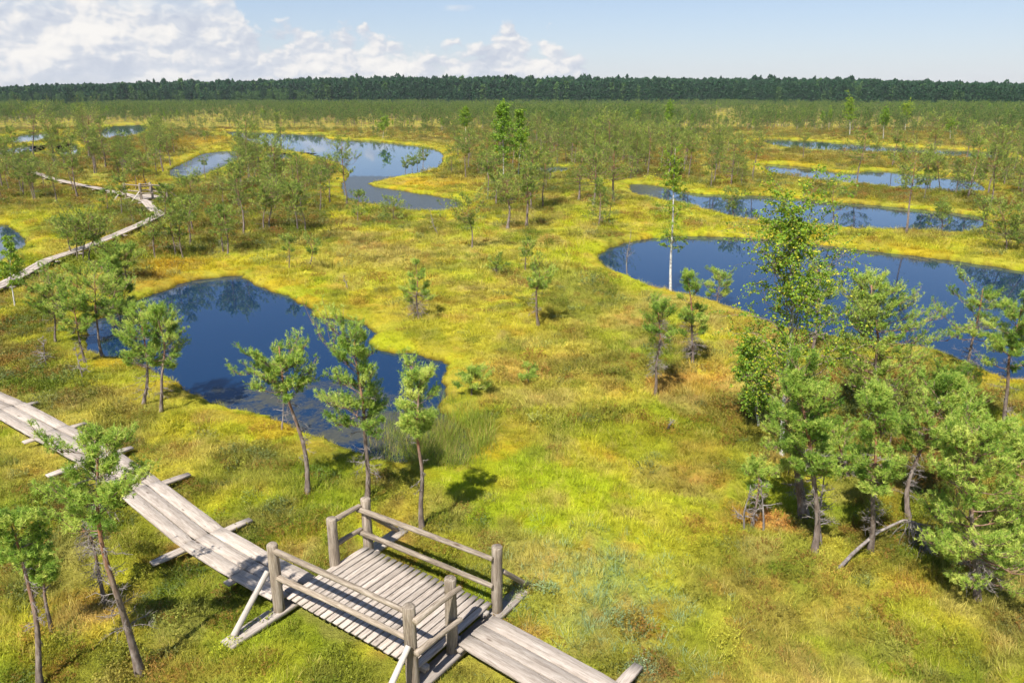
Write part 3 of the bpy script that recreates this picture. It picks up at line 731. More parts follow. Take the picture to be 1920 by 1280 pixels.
# ------------------------------------------------------------------ trees
def pine_parts(H, cs, cw, lean=(0, 0), shape='round', dens=1.0, dead=1.0, seed=0, lod=0, twist=1.0, rad=None, sparse=0.0, up=.22, side=None):
    g = np.random.default_rng(seed)
    k = 12 if lod == 0 else (8 if lod == 1 else 5)
    t = np.linspace(0, 1, k); w = g.normal(0, 1, (4, 2)) * .022 * H * twist
    sx = lean[0] * t ** 1.25 + w[0, 0] * np.sin(t * 3.1) + w[1, 0] * np.sin(t * 6.3) * .55 + w[2, 0] * np.sin(t * 12) * .25
    sy = lean[1] * t ** 1.25 + w[0, 1] * np.sin(t * 3.1) + w[1, 1] * np.sin(t * 6.3) * .55
    sx -= w[0, 0] * np.sin(3.1) * t; S = np.stack([sx, sy, t * H * .97], -1); S[0, 2] = -.12
    r0 = (rad or (.018 + .0105 * H)) * (1 if lod < 2 else .7); R = r0 * (1 - t * .80) * (1 + .5 * np.exp(-t * 22))
    at = lambda q: np.stack([np.interp(q, t, S[:, i]) for i in range(3)], -1)
    trunk = Geo(); trunk.tubes(S, R, 9 if lod == 0 else (6 if lod == 1 else 4), cap=True)
    tv = trunk.tint[0]; trunk.tint[0] = np.repeat(sstep(.35, .7, t), len(tv) // k)
    # live branches
    nb = int(max(7, (12 + H * 7.0) * dens * (1.0, .85, .6)[lod]))
    u = np.sort(g.random(nb)) * .98 + .01; q = cs + (0.985 - cs) * u
    az = np.arange(nb) * 2.39996 + g.random(nb) * 1.1
    prof = {'round': np.sin(np.pi * (.16 + .78 * u)) ** .75, 'flat': .45 + .75 * np.exp(-((u - .62) / .32) ** 2), 'cone': 1.05 - .85 * u,
            'layer': .5 + .5 * (np.sin(u * 15 + seed) > -.1) * (1 - .5 * u), 'bush': np.sin(np.pi * (.28 + .66 * u)) ** .6}[shape]
    Lb = cw * prof * g.uniform(.62, 1.18, nb)
    lump = 1 + .30 * np.sin(az * 2 + g.random() * 6) + .22 * np.sin(az * 3 + g.random() * 6); Lb *= lump
    if side is not None: Lb *= 1 + .6 * np.cos(az - side)
    keep = g.random(nb) > sparse; u, q, az, Lb = u[keep], q[keep], az[keep], np.maximum(Lb[keep], .12); nb = len(u)
    pit = np.radians(-2 + 36 * u ** 1.6 + g.normal(0, 10, nb))
    D = np.stack([np.cos(az) * np.cos(pit), np.sin(az) * np.cos(pit), np.sin(pit)], -1)
    s = np.linspace(0, 1, 6); base = at(q)
    B = base[:, None] + D[:, None] * (Lb[:, None] * s)[..., None]
    B[..., 2] += (Lb[:, None] * (s ** 2) * up)
    B += g.normal(0, 1, (nb, 6, 3)) * (Lb[:, None] * s * .055)[..., None]
    br = np.maximum(np.interp(q, t, R) * .42, .006)[:, None] * (1 - .72 * s)[None]
    trunk.tubes(B, br, 5 if lod == 0 else 3, tint=.55, cap=False)
    # side shoots
    ms = 11 if lod == 0 else (6 if lod == 1 else 3)
    fs = g.uniform(.30, 1, (nb, ms)) ** .8; fs[:, 0] = .98
    bi = np.arange(nb)[:, None]
    fi = fs * 5; i0 = np.minimum(fi.astype(int), 4); fr = (fi - i0)[..., None]
    SB = B[bi, i0] * (1 - fr) + B[bi, i0 + 1] * fr
    dl = unit(B[:, -1] - B[:, 2])[:, None]
    sideways = unit(np.cross(dl, np.array([0, 0, 1.])))
    sg = g.choice([-1, 1], (nb, ms))[..., None] * g.uniform(.35, 1.25, (nb, ms, 1)); sg[:, 0] *= .2
    sdn = unit(dl + sideways * sg + np.array([0, 0, 1.]) * g.uniform(-.10, .75, (nb, ms, 1)))
    sl = (Lb[:, None] * g.uniform(.20, .45, (nb, ms)) * (1.15 - .50 * fs)) + .06
    s3 = np.array([0, .5, 1.])
    SS = SB[:, :, None] + sdn[:, :, None] * (sl[..., None] * s3)[..., None]
    SS[..., 2] += sl[..., None] * s3 ** 2 * .35
    SS = SS.reshape(-1, 3, 3)
    if lod < 2: trunk.tubes(SS, np.array([.007, .005, .003])[None] * np.ones((len(SS), 1)), 3, tint=.5, cap=False)
    # shoots of needles along the side twigs
    ns = {0: 5, 1: 3, 2: 2}[lod]
    sc = {0: 1.0, 1: 1.45, 2: 2.3}[lod]
    f = np.linspace(.35, 1.0, ns)[None] + g.normal(0, .06, (len(SS), ns)); f = np.clip(f, 0.1, 1.05)
    pos = SS[:, 0][:, None] + (SS[:, 2] - SS[:, 0])[:, None] * f[..., None]
    pos = pos + g.normal(0, 1, pos.shape) * .035 * sc
    ax = unit(unit(SS[:, 2] - SS[:, 0])[:, None] * .8 + g.normal(0, .55, pos.shape) + np.array([0, 0, .45]))
    pos = pos.reshape(-1, 3); ax = ax.reshape(-1, 3)
    bt = np.repeat(g.normal(.5, .17, nb), ms * ns) + g.normal(0, .23, len(pos))
    crown = Geo()
    nn = {0: 15, 1: 9, 2: 7}[lod]; nl = .058 * sc; nw = {0: .0095, 1: .024, 2: .070}[lod]; sl_ = .075 * sc
    n = len(pos)
    o = pos[:, None] + ax[:, None] * (g.uniform(-.5, .6, (n, nn, 1)) * sl_)
    rd = unit(g.normal(0, 1, (n, nn, 3))); nd = unit(rd * .95 + ax[:, None] * .65)
    wv = unit(np.cross(nd, unit(g.normal(0, 1, (n, nn, 3))))) * nw * .5
    ln = nl * g.uniform(.8, 1.2, (n, nn, 1))
    tri = np.stack([o - wv, o + wv, o + nd * ln], 2).reshape(-1, 3, 3)
    crown.tris(tri, np.repeat(bt, nn) + g.normal(0, .05, n * nn))
    # dead twigs below the crown
    dd = None; nd_ = int(dead * (6 + H * 5.0) * (1 if lod == 0 else .5)) if lod < 2 else 0
    if nd_ > 0:
        dd = Geo(); q = g.uniform(max(.10, cs * .35), min(.9, cs + .25), nd_); az = g.random(nd_) * 6.28; Ld = np.minimum(cw * .75, .75) * g.uniform(.3, 1.0, nd_)
        pt = g.uniform(-.35, .35, nd_); D = np.stack([np.cos(az) * np.cos(pt), np.sin(az) * np.cos(pt), np.sin(pt)], -1)
        B = at(q)[:, None] + D[:, None] * (Ld[:, None] * np.linspace(0, 1, 5))[..., None] + g.normal(0, 1, (nd_, 5, 3)) * (Ld[:, None] * np.linspace(0, .07, 5))[..., None]
        B[..., 2] += Ld[:, None] * np.linspace(0, 1, 5) ** 2 * g.uniform(-.35, .2, (nd_, 1))
        dd.tubes(B, np.linspace(.0075, .0025, 5)[None] * np.ones((nd_, 1)), 4 if lod == 0 else 3, cap=False)
        m2 = 10 if lod == 0 else 4; b0 = B[:, None, 1:4].repeat(m2, 1)[np.arange(nd_)[:, None], np.arange(m2)[None], g.integers(0, 3, (nd_, m2))]
        d2 = unit(D[:, None] * .8 + g.normal(0, .7, (nd_, m2, 3)) + np.array([0, 0, -.1])); l2 = Ld[:, None] * g.uniform(.15, .5, (nd_, m2))
        T2 = (b0[:, :, None] + d2[:, :, None] * (l2[..., None] * s3)[..., None] + g.normal(0, .012, (nd_, m2, 3, 3)) * s3[:, None]).reshape(-1, 3, 3)
        dd.tubes(T2, np.array([.0035, .0025, .0015])[None] * np.ones((len(T2), 1)), 3, cap=False)
    return trunk, crown, dd

def birch_parts(H, cs, cw, lean=(0, 0), seed=0, lod=0, dens=1.0, yellow=0.0, rad=None):
    g = np.random.default_rng(seed); k = 12 if lod == 0 else 7
    t = np.linspace(0, 1, k); w = g.normal(0, 1, (2, 2)) * .012 * H
    S = np.stack([lean[0] * t + w[0, 0] * np.sin(t * 4) + w[1, 0] * np.sin(t * 9) * .4, lean[1] * t + w[0, 1] * np.sin(t * 4), t * H * .98], -1); S[0, 2] = -.12
    r0 = rad or (.012 + .0072 * H); R = r0 * (1 - t * .86) * (1 + .3 * np.exp(-t * 25))
    at = lambda q: np.stack([np.interp(q, t, S[:, i]) for i in range(3)], -1)
    trunk = Geo(); trunk.tubes(S, R, 9 if lod == 0 else 5); n0 = len(trunk.tint[0]); trunk.tint[0] = np.repeat(sstep(.75, 1.0, t) * .8, n0 // k)
    nb = int((16 + H * 10) * dens * (1 if lod == 0 else .7)); u = np.sort(g.random(nb)); q = cs + (.97 - cs) * u
    az = np.arange(nb) * 2.39996 + g.random(nb); pit = np.radians(g.normal(42, 10, nb) + 15 * u)
    Lb = cw / np.cos(pit) * (1.0 - .66 * u ** 1.3) * g.uniform(.55, 1.15, nb) * (.6 + .5 * sstep(0, .15, u))
    Lb *= 1 + .3 * np.sin(az * 2 + g.random() * 6)
    D = np.stack([np.cos(az) * np.cos(pit), np.sin(az) * np.cos(pit), np.sin(pit)], -1); s = np.linspace(0, 1, 6)
    B = at(q)[:, None] + D[:, None] * (Lb[:, None] * s)[..., None]; B[..., 2] -= Lb[:, None] * s ** 2.5 * .35
    B += g.normal(0, 1, (nb, 6, 3)) * (Lb[:, None] * s * .05)[..., None]
    trunk.tubes(B, np.maximum(np.interp(q, t, R) * .35, .004)[:, None] * (1 - .75 * s)[None], 4 if lod == 0 else 3, tint=.9, cap=False)
    ms = 9 if lod == 0 else 6; bi = np.arange(nb)[:, None]; fs = g.uniform(.2, 1, (nb, ms)); fi = fs * 5; i0 = np.minimum(fi.astype(int), 4); fr = (fi - i0)[..., None]
    SB = B[bi, i0] * (1 - fr) + B[bi, i0 + 1] * fr
    d2 = unit(D[:, None] * .7 + g.normal(0, .6, (nb, ms, 3)) + np.array([0, 0, .05])); l2 = Lb[:, None] * g.uniform(.18, .4, (nb, ms)) + .05
    s4 = np.linspace(0, 1, 4); SS = SB[:, :, None] + d2[:, :, None] * (l2[..., None] * s4)[..., None]; SS[..., 2] -= l2[..., None] * s4 ** 2 * .45
    SS = SS.reshape(-1, 4, 3)
    if lod == 0: trunk.tubes(SS, np.array([.004, .003, .0025, .002])[None] * np.ones((len(SS), 1)), 3, tint=1.0, cap=False)
    nl = 23 if lod == 0 else 10; f = g.uniform(.1, 1.02, (len(SS), nl)) * 3; i0 = np.minimum(f.astype(int), 2); fr = (f - i0)[..., None]; ii = np.arange(len(SS))[:, None]
    pos = (SS[ii, i0] * (1 - fr) + SS[ii, i0 + 1] * fr + g.normal(0, .02 if lod == 0 else .05, (len(SS), nl, 3))).reshape(-1, 3)
    n = len(pos); d = unit(g.normal(0, .8, (n, 3)) + np.array([0, 0, -.35])); nr = unit(g.normal(0, 1, (n, 3)) + np.array([0, 0, .6])); sd_ = unit(np.cross(d, nr))
    l = (.050 if lod == 0 else .15) * g.uniform(.75, 1.25, (n, 1)); wd = l * .40
    V4 = np.stack([pos, pos + d * l * .45 + sd_ * wd, pos + d * l, pos + d * l * .45 - sd_ * wd], 1)
    V4[:, 1] += nr * l * .08; V4[:, 3] += nr * l * .08
    crown = Geo(); tt = g.normal(.42, .16, n); tt = np.where(g.random(n) < yellow, .95, tt); crown.quads(V4, tt)
    return trunk, crown, None

def snag_parts(H, lean=(0, 0), seed=0, nbr=14, rad=None, Lmax=.6, fine=6):
    g = np.random.default_rng(seed); t = np.linspace(0, 1, 9); w = g.normal(0, 1, (2, 2)) * .02 * H
    S = np.stack([lean[0] * t + w[0, 0] * np.sin(t * 5), lean[1] * t + w[0, 1] * np.sin(t * 5), t * H], -1); S[0, 2] = -.1
    R = (rad or (.014 + .010 * H)) * (1 - t * .85); tr = Geo(); tr.tubes(S, R, 7)
    q = g.uniform(.2, .98, nbr); b = np.stack([np.interp(q, t, S[:, i]) for i in range(3)], -1); az = g.random(nbr) * 6.28; pt = g.uniform(-.2, .8, nbr)
    D = np.stack([np.cos(az) * np.cos(pt), np.sin(az) * np.cos(pt), np.sin(pt)], -1); Ld = Lmax * g.uniform(.3, 1, nbr) * (1.2 - q)
    B = b[:, None] + D[:, None] * (Ld[:, None] * np.linspace(0, 1, 5))[..., None] + g.normal(0, 1, (nbr, 5, 3)) * (Ld[:, None] * np.linspace(0, .1, 5))[..., None]
    d2 = Geo(); d2.tubes(B, np.linspace(.013, .003, 5)[None] * np.ones((nbr, 1)), 4, cap=False)
    b0 = B[:, 1:4][np.arange(nbr)[:, None], g.integers(0, 3, (nbr, fine))]; dd = unit(D[:, None] * .7 + g.normal(0, .7, (nbr, fine, 3))); l2 = Ld[:, None] * g.uniform(.2, .55, (nbr, fine)); s3 = np.array([0, .5, 1.])
    T2 = (b0[:, :, None] + dd[:, :, None] * (l2[..., None] * s3)[..., None]).reshape(-1, 3, 3); d2.tubes(T2, np.array([.005, .0035, .002])[None] * np.ones((len(T2), 1)), 3, cap=False)
    return tr, None, d2

def set_tree(name, parts, loc, rz=0, bark='bark', leaf='needles'):
    tr, cr, dd = parts; root = empty(name, loc, rz)
    link('trunk', tr.mesh('trunk', [M[bark]], True), root)
    if cr: link('crown', cr.mesh('crown', [M['needles_mid' if leaf == 'needles' and loc[1] > 34 else leaf]]), root)
    if dd: link('dead_branches', dd.mesh('dead_branches', [M['dead']]), root)
    return root
def copy_tree(src, loc, rz, sc):
    r = src.copy(); col.objects.link(r); r.location = loc; r.rotation_euler = (0, 0, rz); r.scale = sc
    for k in ('label', 'category', 'group'):
        if k in r: del r[k]
    for ch in src.children:
        c = ch.copy(); col.objects.link(c); c.parent = r
    return r
def gz(x, y): return float(ground_z(np.array([x]), np.array([y]))[0])

# heroes: kind, base px, base py, top x, top y, crown half width px, crown start, shape, options, label
HERO = [
 ('pine',262,1252,190,812,84,.66,'layer',dict(dens=.85,dead=1.6,sparse=.2),'leaning sparse pine with reddish trunk in front of the curving boardwalk'),
 ('pine',74,1290,8,972,42,.74,'round',dict(dens=.6,dead=1.6),'slender leaning pine cut by the bottom left corner of the photo'),
 ('pine',97,1186,62,1030,30,.62,'round',dict(dens=.6,dead=1.0),'short thin pine between the two leaning pines at bottom left'),
 ('pine',196,1128,150,955,58,.70,'flat',dict(dens=.35,dead=5.0),'twiggy half-dead pine behind the leaning sparse pine near the boardwalk'),
 ('pine',577,936,522,640,60,.56,'round',dict(dens=.85,dead=1.2),'leftmost of the three tall pines between the dark pool and the railed platform'),
 ('pine',688,950,662,634,78,.46,'layer',dict(dens=1.25,dead=1.2,side=3.1),'fullest of the three tall pines, its trunk behind the corner post of the platform'),
 ('pine',792,996,780,700,44,.66,'flat',dict(dens=.85,dead=.9),'rightmost straight thin pine of the three behind the platform railing'),
 ('pine',268,762,252,582,56,.34,'round',dict(dens=1.25,dead=1.2),'left pine of the leaning pair on the near bank left of the dark pool'),
 ('pine',302,776,292,588,42,.42,'round',dict(dens=1.0,dead=1.0,twist=1.8),'right crooked pine of the leaning pair on the near bank left of the dark pool'),
 ('pine',104,642,98,532,46,.45,'flat',dict(dens=1.1),'broad low pine left of the dark pool, nearest the far boardwalk end'),
 ('pine',160,682,138,566,38,.45,'flat',dict(dens=.8,dead=1.8),'pale sparse pine at the left tip of the dark pool'),
 ('pine',192,668,180,520,48,.50,'flat',dict(dens=1.0),'tall thin pine standing at the left tip of the dark pool'),
 ('pine',210,600,205,486,26,.12,'cone',dict(dens=1.6,dead=.2),'dense dark green conical pine left of the orange bank of the dark pool'),
 ('pine',222,590,238,538,34,.2,'bush',dict(dens=1.2,dead=1.0),'low bushy pine beside the dense conical pine'),
 ('snag',156,712,138,650,0,0,'',dict(n=16),'dead grey sapling near the left tip of the dark pool'),
 ('snag',88,690,80,628,0,0,'',dict(n=22),'bleached dead snag with sprawling limbs left of the dark pool'),
 ('pine',146,492,140,418,34,.45,'flat',dict(dens=1.2),'left front pine of the clump hiding a bend of the far boardwalk'),
 ('pine',156,490,168,412,34,.48,'flat',dict(dens=1.2),'middle pine of the clump hiding a bend of the far boardwalk'),
 ('pine',166,486,186,418,26,.5,'flat',dict(dens=1.1),'right upright pine of the clump hiding a bend of the far boardwalk'),
 ('pine',134,480,122,416,26,.5,'flat',dict(dens=1.0),'leftmost pine of the clump hiding a bend of the far boardwalk'),
 ('pine',182,478,168,424,22,.5,'flat',dict(dens=1.0),'leaning pine on the right of the clump by the far boardwalk'),
 ('pine',221,524,216,466,30,.4,'flat',dict(dens=1.2),'flat-topped small pine left of the pair above the orange bank'),
 ('pine',236,526,238,472,26,.4,'flat',dict(dens=1.2),'flat-topped small pine right of the pair above the orange bank'),
 ('pine',785,598,780,492,40,.22,'cone',dict(dens=.8,dead=3.5,sparse=.15),'solitary pale conical pine in the open moss right of the dark pool'),
 ('pine',1010,608,1012,506,30,.72,'flat',dict(dens=.55,dead=2.2,rad=.055),'solitary small umbrella pine in the middle of the open moss'),
 ('pine',885,470,878,378,38,.5,'flat',dict(dens=1.3,dead=.8),'solitary broad-crowned pine at the back of the open moss'),
 ('snag',822,440,802,388,0,0,'',dict(n=10),'leaning dead stem left of the solitary broad-crowned pine'),
 ('pine',1228,748,1236,575,40,.62,'round',dict(dens=.6,dead=4.5),'grey half-dead pine with drooping twigs below the tall birch'),
 ('pine',1298,684,1290,508,40,.30,'cone',dict(dens=.8,dead=3.5),'pale feathery pine on the left shore of the big blue pool'),
 ('pine',1345,560,1352,515,34,.2,'bush',dict(dens=1.0),'low pale pine bush on the shore left of the leafy birch'),
 ('birch',1258,540,1266,272,32,.30,'',dict(dens=.45),'tall slender white-stemmed birch standing at the left end of the big blue pool'),
 ('birch',1466,858,1496,376,128,.14,'',dict(dens=1.35,yellow=.12),'big leafy birch with yellowing leaves in front of the big blue pool'),
 ('birch',1424,800,1400,640,44,.12,'',dict(dens=1.3,yellow=.05),'shorter leafy birch shoot at the left foot of the big leafy birch'),
 ('pine',1524,655,1536,496,36,.42,'round',dict(dens=.85,dead=1.6),'slim pine right behind the big leafy birch at the water edge'),
 ('pine',1642,800,1640,526,78,.20,'bush',dict(dens=2.2,dead=1.0),'largest dense round pine between the leafy birch and the right edge'),
 ('pine',1525,1040,1500,672,56,.40,'layer',dict(dens=1.35,dead=1.4),'tall pine with pale forked base in front of the big leafy birch'),
 ('pine',1508,968,1470,756,56,.45,'flat',dict(dens=.9,dead=2.2,rad=.10),'thick-stemmed low pine just behind the pale forked pine'),
 ('snag',1541,1022,1536,860,0,0,'',dict(n=16),'thin curved dead stem beside the pale forked pine'),
 ('pine',1632,1028,1642,722,50,.40,'round',dict(dens=1.25,dead=1.8,twist=1.6),'crooked bluish pine standing over the fallen branch'),
 ('pine',1708,965,1772,700,48,.48,'round',dict(dens=1.1,dead=1.4),'right-leaning pine behind the fallen branch'),
 ('pine',1832,1135,1822,785,98,.10,'bush',dict(dens=2.1,dead=2.2),'huge low-branched pine filling the lower right edge'),
 ('pine',1925,1040,1905,800,56,.15,'round',dict(dens=1.4,dead=.8),'dense pine half cut off by the right edge, behind the huge one'),
 ('pine',1886,818,1908,566,60,.50,'layer',dict(dens=1.0,dead=1.2,side=3.1),'tall pine with grey trunk at the right edge above the others'),
 ('pine',1812,704,1842,534,56,.36,'layer',dict(dens=.75,dead=1.8),'thin open-crowned pine against the blue water at right'),
 ('pine',1748,790,1782,700,50,.2,'bush',dict(dens=1.3),'low yellow-green pine bush between the round pine and the grey-trunked pine'),
 ('pine',1590,900,1560,800,48,.2,'bush',dict(dens=.9,dead=2.0),'low tangled pine bush between the forked pine and the crooked pine'),
 ('snag',1396,992,1402,905,0,0,'',dict(n=12),'left of the small dead saplings on the orange moss patch'),
 ('snag',1432,992,1428,900,0,0,'',dict(n=12),'right of the small dead saplings on the orange moss patch'),
 ('pine',1410,985,1424,880,32,.6,'flat',dict(dens=.5,dead=3.0),'tiny twiggy pine between two dead saplings on the orange moss patch'),
 ('pine',884,742,884,698,26,.05,'bush',dict(dens=.8,dead=.1),'small green pine shrub on the moss beside the sedge inlet'),
 ('pine',992,712,990,688,22,.05,'bush',dict(dens=.5,dead=.1),'tiny pine seedling in the middle of the tan moss'),
 ('snag',1252,806,1262,786,0,0,'',dict(n=7),'short bleached stump stick in the moss right of centre'),
 ('snag',652,540,644,518,0,0,'',dict(n=7),'small dark stub in the bright moss above the dark pool'),
 ('snag',528,806,532,735,0,0,'',dict(n=9),'white dead sapling on the near bank beside the three tall pines'),
 ('pine',930,518,932,478,18,.2,'bush',dict(dens=.6,dead=2.5),'left of two grey twiggy saplings behind the small umbrella pine'),
 ('pine',985,508,988,456,20,.5,'flat',dict(dens=.6,dead=2.5),'right of two grey twiggy saplings behind the small umbrella pine'),
 ('pine',543,505,542,452,18,.6,'flat',dict(dens=.5,dead=1.5),'left of two pale spindly saplings above the dark pool'),
 ('pine',582,506,582,455,18,.6,'flat',dict(dens=.5,dead=1.5),'right of two pale spindly saplings above the dark pool'),
 ('birch',28,574,18,456,26,.35,'',dict(dens=.7),'thin young birch beside the far boardwalk at the left edge'),
 ('snag',1176,515,1180,430,0,0,'',dict(n=12),'thin dead stem standing on the left tip of the big blue pool'),
 ('pine',951,432,950,336,30,.5,'flat',dict(dens=1.4,rad=.10),'left of two dark flat-topped pines behind the open moss'),
 ('pine',987,428,990,318,28,.5,'layer',dict(dens=1.4,rad=.10),'right of two dark flat-topped pines behind the open moss'),
 ('birch',944,338,942,192,26,.18,'',dict(dens=1.5),'tall yellow-green birch rising above the bog near the centre'),
 ('birch',972,330,976,206,20,.25,'',dict(dens=1.2),'slightly shorter birch directly right of the tall central birch'),
 ('pine',1122,424,1124,338,30,.1,'cone',dict(dens=1.3,dead=1.0),'pale bushy conical pine in front of the dark pine thicket'),
 ('pine',1085,376,1092,292,34,.35,'round',dict(dens=1.5,rad=.10),'left pine of the dark thicket right of centre'),
 ('pine',1112,388,1118,284,38,.38,'round',dict(dens=1.5,rad=.10),'middle pine of the dark thicket right of centre'),
 ('pine',1150,382,1152,276,38,.38,'round',dict(dens=1.5,rad=.10),'right tallest pine of the dark thicket right of centre'),
 ('pine',1030,340,1032,258,34,.5,'flat',dict(dens=1.4),'broad flat pine with forked pale trunk by the small pool'),
 ('pine',738,412,738,374,26,.05,'bush',dict(dens=1.4,dead=.3),'round green pine bush below the silted inlet'),
 ('pine',670,414,672,366,22,.1,'bush',dict(dens=1.1,dead=.3),'small pine bush left of the round bush by the silted inlet'),
 ('pine',650,386,642,264,32,.48,'layer',dict(dens=1.1,dead=.6),'tall pine against the bright water at the left end of the inlet'),
 ('pine',619,385,612,300,28,.5,'flat',dict(dens=1.2),'dark flat-crowned pine left of the tall pine by the inlet'),
 ('pine',760,322,760,302,9,.5,'flat',dict(),'first from left of four small pines on the spit of the far bright pool'),
 ('pine',772,318,772,298,8,.5,'flat',dict(),'second from left of four small pines on the spit of the far bright pool'),
 ('pine',783,316,780,294,9,.5,'flat',dict(),'third from left of four small pines on the spit of the far bright pool'),
 ('pine',793,318,792,281,12,.5,'flat',dict(),'tallest of four small pines on the spit of the far bright pool'),
 ('pine',168,300,166,214,34,.5,'flat',dict(dens=1.6,rad=.13),'big spreading flat-topped pine in front of the upper left pools'),
 ('pine',64,298,62,200,28,.45,'flat',dict(dens=1.4),'tall dark pine between the two small ponds at far left'),
 ('pine',45,370,40,305,32,.5,'flat',dict(dens=1.3),'straight-trunked pine left of the far end of the boardwalk'),
 ('pine',1375,405,1372,360,20,.25,'flat',dict(dens=1.3),'small pine on the near shore of the long narrow pool'),
 ('pine',1562,425,1564,345,34,.35,'layer',dict(dens=1.0,dead=2.0),'spreading half-bare pine in the shallows of the long narrow pool'),
 ('pine',1766,432,1766,386,24,.15,'round',dict(dens=1.3),'rounded small pine on the near shore of the long pool at right'),
 ('pine',1762,362,1758,296,24,.4,'round',dict(dens=1.6),'dark full pine standing in front of the bent pool at right'),
 ('pine',1742,360,1742,298,16,.5,'flat',dict(dens=1.2),'narrower pine directly left of the dark full pine by the bent pool'),
 ('pine',1700,350,1698,316,14,.4,'flat',dict(dens=1.1),'small pine silhouetted on the bent pool left of the dark full pine'),
 ('pine',1836,358,1838,312,14,.5,'flat',dict(dens=1.2),'single upright pine right of the bent pool'),
 ('pine',1886,470,1876,384,38,.15,'bush',dict(dens=1.6),'left large bushy pine at the right edge above the big pool'),
 ('pine',1930,476,1920,392,38,.15,'bush',dict(dens=1.5),'right large bushy pine cut by the right edge above the big pool'),
 ('pine',1850,425,1842,376,26,.2,'bush',dict(dens=1.3),'smaller bushy pine behind the large bushy pines at the right edge'),
 ('birch',1593,255,1594,182,10,.4,'',dict(dens=1.2),'tallest slim birch in the scrub above the far right pool'),
 ('birch',1656,262,1660,206,11,.5,'',dict(dens=1.0),'white-stemmed birch right of the tallest slim birch at far right'),
 ('birch',1697,246,1700,196,11,.5,'',dict(dens=1.0),'white-stemmed birch in the scrub behind the far right pool'),
 ('birch',1782,264,1782,226,10,.5,'',dict(dens=.9),'short white-stemmed birch above the right end of the far pool'),
 ('birch',1253,264,1256,192,10,.5,'',dict(dens=.8),'thin pale birch in the scrub right of centre'),
 ('birch',1195,240,1196,208,8,.5,'',dict(dens=.9),'small distant birch with white stem right of the tall central birch'),
 ('birch',873,268,872,202,12,.5,'',dict(dens=1.3),'white-trunked dark-crowned birch left of the tall central birch'),
 ('pine',853,264,852,226,9,.35,'round',dict(dens=1.5),'small dark round pine left of the white-trunked birch'),
 ('birch',718,260,720,222,11,.4,'',dict(dens=1.0),'small birch on the far bank of the bright pool'),
 ('snag',697,232,695,202,0,0,'',dict(n=7),'bare white dead trunk rising from the scrub behind the bright pool'),
 ('pine',494,438,492,345,30,.5,'round',dict(dens=1.3),'round-crowned pine in the middle of the grove left of the inlet'),
 ('pine',505,432,510,335,32,.5,'flat',dict(dens=1.3),'pine right behind the round-crowned pine of the grove'),
 ('pine',559,438,548,350,34,.45,'round',dict(dens=1.3),'left of two leaning pines at the right side of the grove'),
 ('pine',572,434,552,356,22,.5,'round',dict(dens=.9),'strongly leaning slim pine at the right side of the grove'),
 ('pine',456,438,444,312,40,.5,'round',dict(dens=1.3),'tall double-stemmed pine in the middle of the left grove'),
 ('pine',427,478,420,388,32,.35,'round',dict(dens=1.2),'dark-stemmed pine at the front right of the left grove'),
 ('pine',419,474,408,392,22,.45,'round',dict(dens=1.0),'slim pine touching the dark-stemmed pine at the grove front'),
 ('pine',362,432,356,336,30,.5,'flat',dict(dens=1.1),'pale-trunked pine behind the left grove front'),
 ('pine',292,484,286,402,26,.5,'flat',dict(dens=.8,dead=1.5),'first thin pine from the left at the grove front'),
 ('pine',330,482,322,396,26,.55,'flat',dict(dens=.8,dead=1.5),'white-stemmed slender pine near the left grove front'),
 ('pine',343,482,336,408,22,.55,'flat',dict(dens=.8,dead=1.5),'slender pine just right of the white-stemmed one at the grove front'),
 ('pine',357,462,358,378,26,.5,'flat',dict(dens=.9),'upright pine behind the slender stems of the grove front'),
 ('pine',229,404,226,338,20,.5,'flat',dict(dens=1.1),'pine just before the left rails of the distant railed platform'),
 ('pine',306,414,309,350,19,.5,'round',dict(dens=1.1),'pine just before the right rails of the distant railed platform'),
 ('pine',202,400,199,356,18,.4,'round',dict(dens=1.0),'small pine below the far boardwalk, left of the distant railed platform'),
 ('pine',254,353,250,302,20,.5,'flat',dict(dens=1.2),'left of two pines directly behind the distant railed platform'),
 ('pine',275,351,268,294,22,.5,'flat',dict(dens=1.2),'right of two pines directly behind the distant railed platform'),
 ('pine',600,396,600,322,26,.5,'flat',dict(dens=1.0),'pale-stemmed pine in the right part of the grove near the inlet'),
]
hero_xy = []; trees = []
seed = 100
for kind, bx, by, tx, ty, hw, cs, shape, opt, label in HERO:
    X, Y = unproj(bx, by); H, lx, t = height_of(bx, by, ty, tx); seed += 1
    opt = dict(opt); cw = hw * t / F * (.93 if kind == 'pine' else 1); near = Y < 34; lod = 0 if Y < 34 else 1
    z = gz(X, Y); z = max(z, WL - .05)
    ly = np.random.default_rng(seed).normal(0, .04) * H
    if kind == 'pine':
        p = pine_parts(H - z, cs, cw, (lx, ly), shape, seed=seed, lod=lod, **opt); nm, cat = 'pine_tree', 'pine tree'
        o = set_tree(nm, p, (X, Y, z))
    elif kind == 'birch':
        p = birch_parts(H - z, cs, cw, (lx, ly), seed=seed, lod=lod, **opt); nm, cat = 'birch_tree', 'birch tree'
        o = set_tree(nm, p, (X, Y, z), 0, 'birch_bark', 'leaves')
    else:
        p = snag_parts(H - z, (lx, ly), seed=seed, nbr=opt['n'], rad=.03 if H < .8 else None, Lmax=.35 + .12 * H); nm, cat = 'dead_tree', 'dead tree'
        o = set_tree(nm, p, (X, Y, z), 0, 'dead', 'dead')
    tag(o, label, cat, {'pine_tree': 'bog pines', 'birch_tree': 'birches', 'dead_tree': 'dead trees'}[nm])
    hero_xy.append((X, Y))
hero_xy = np.array(hero_xy)

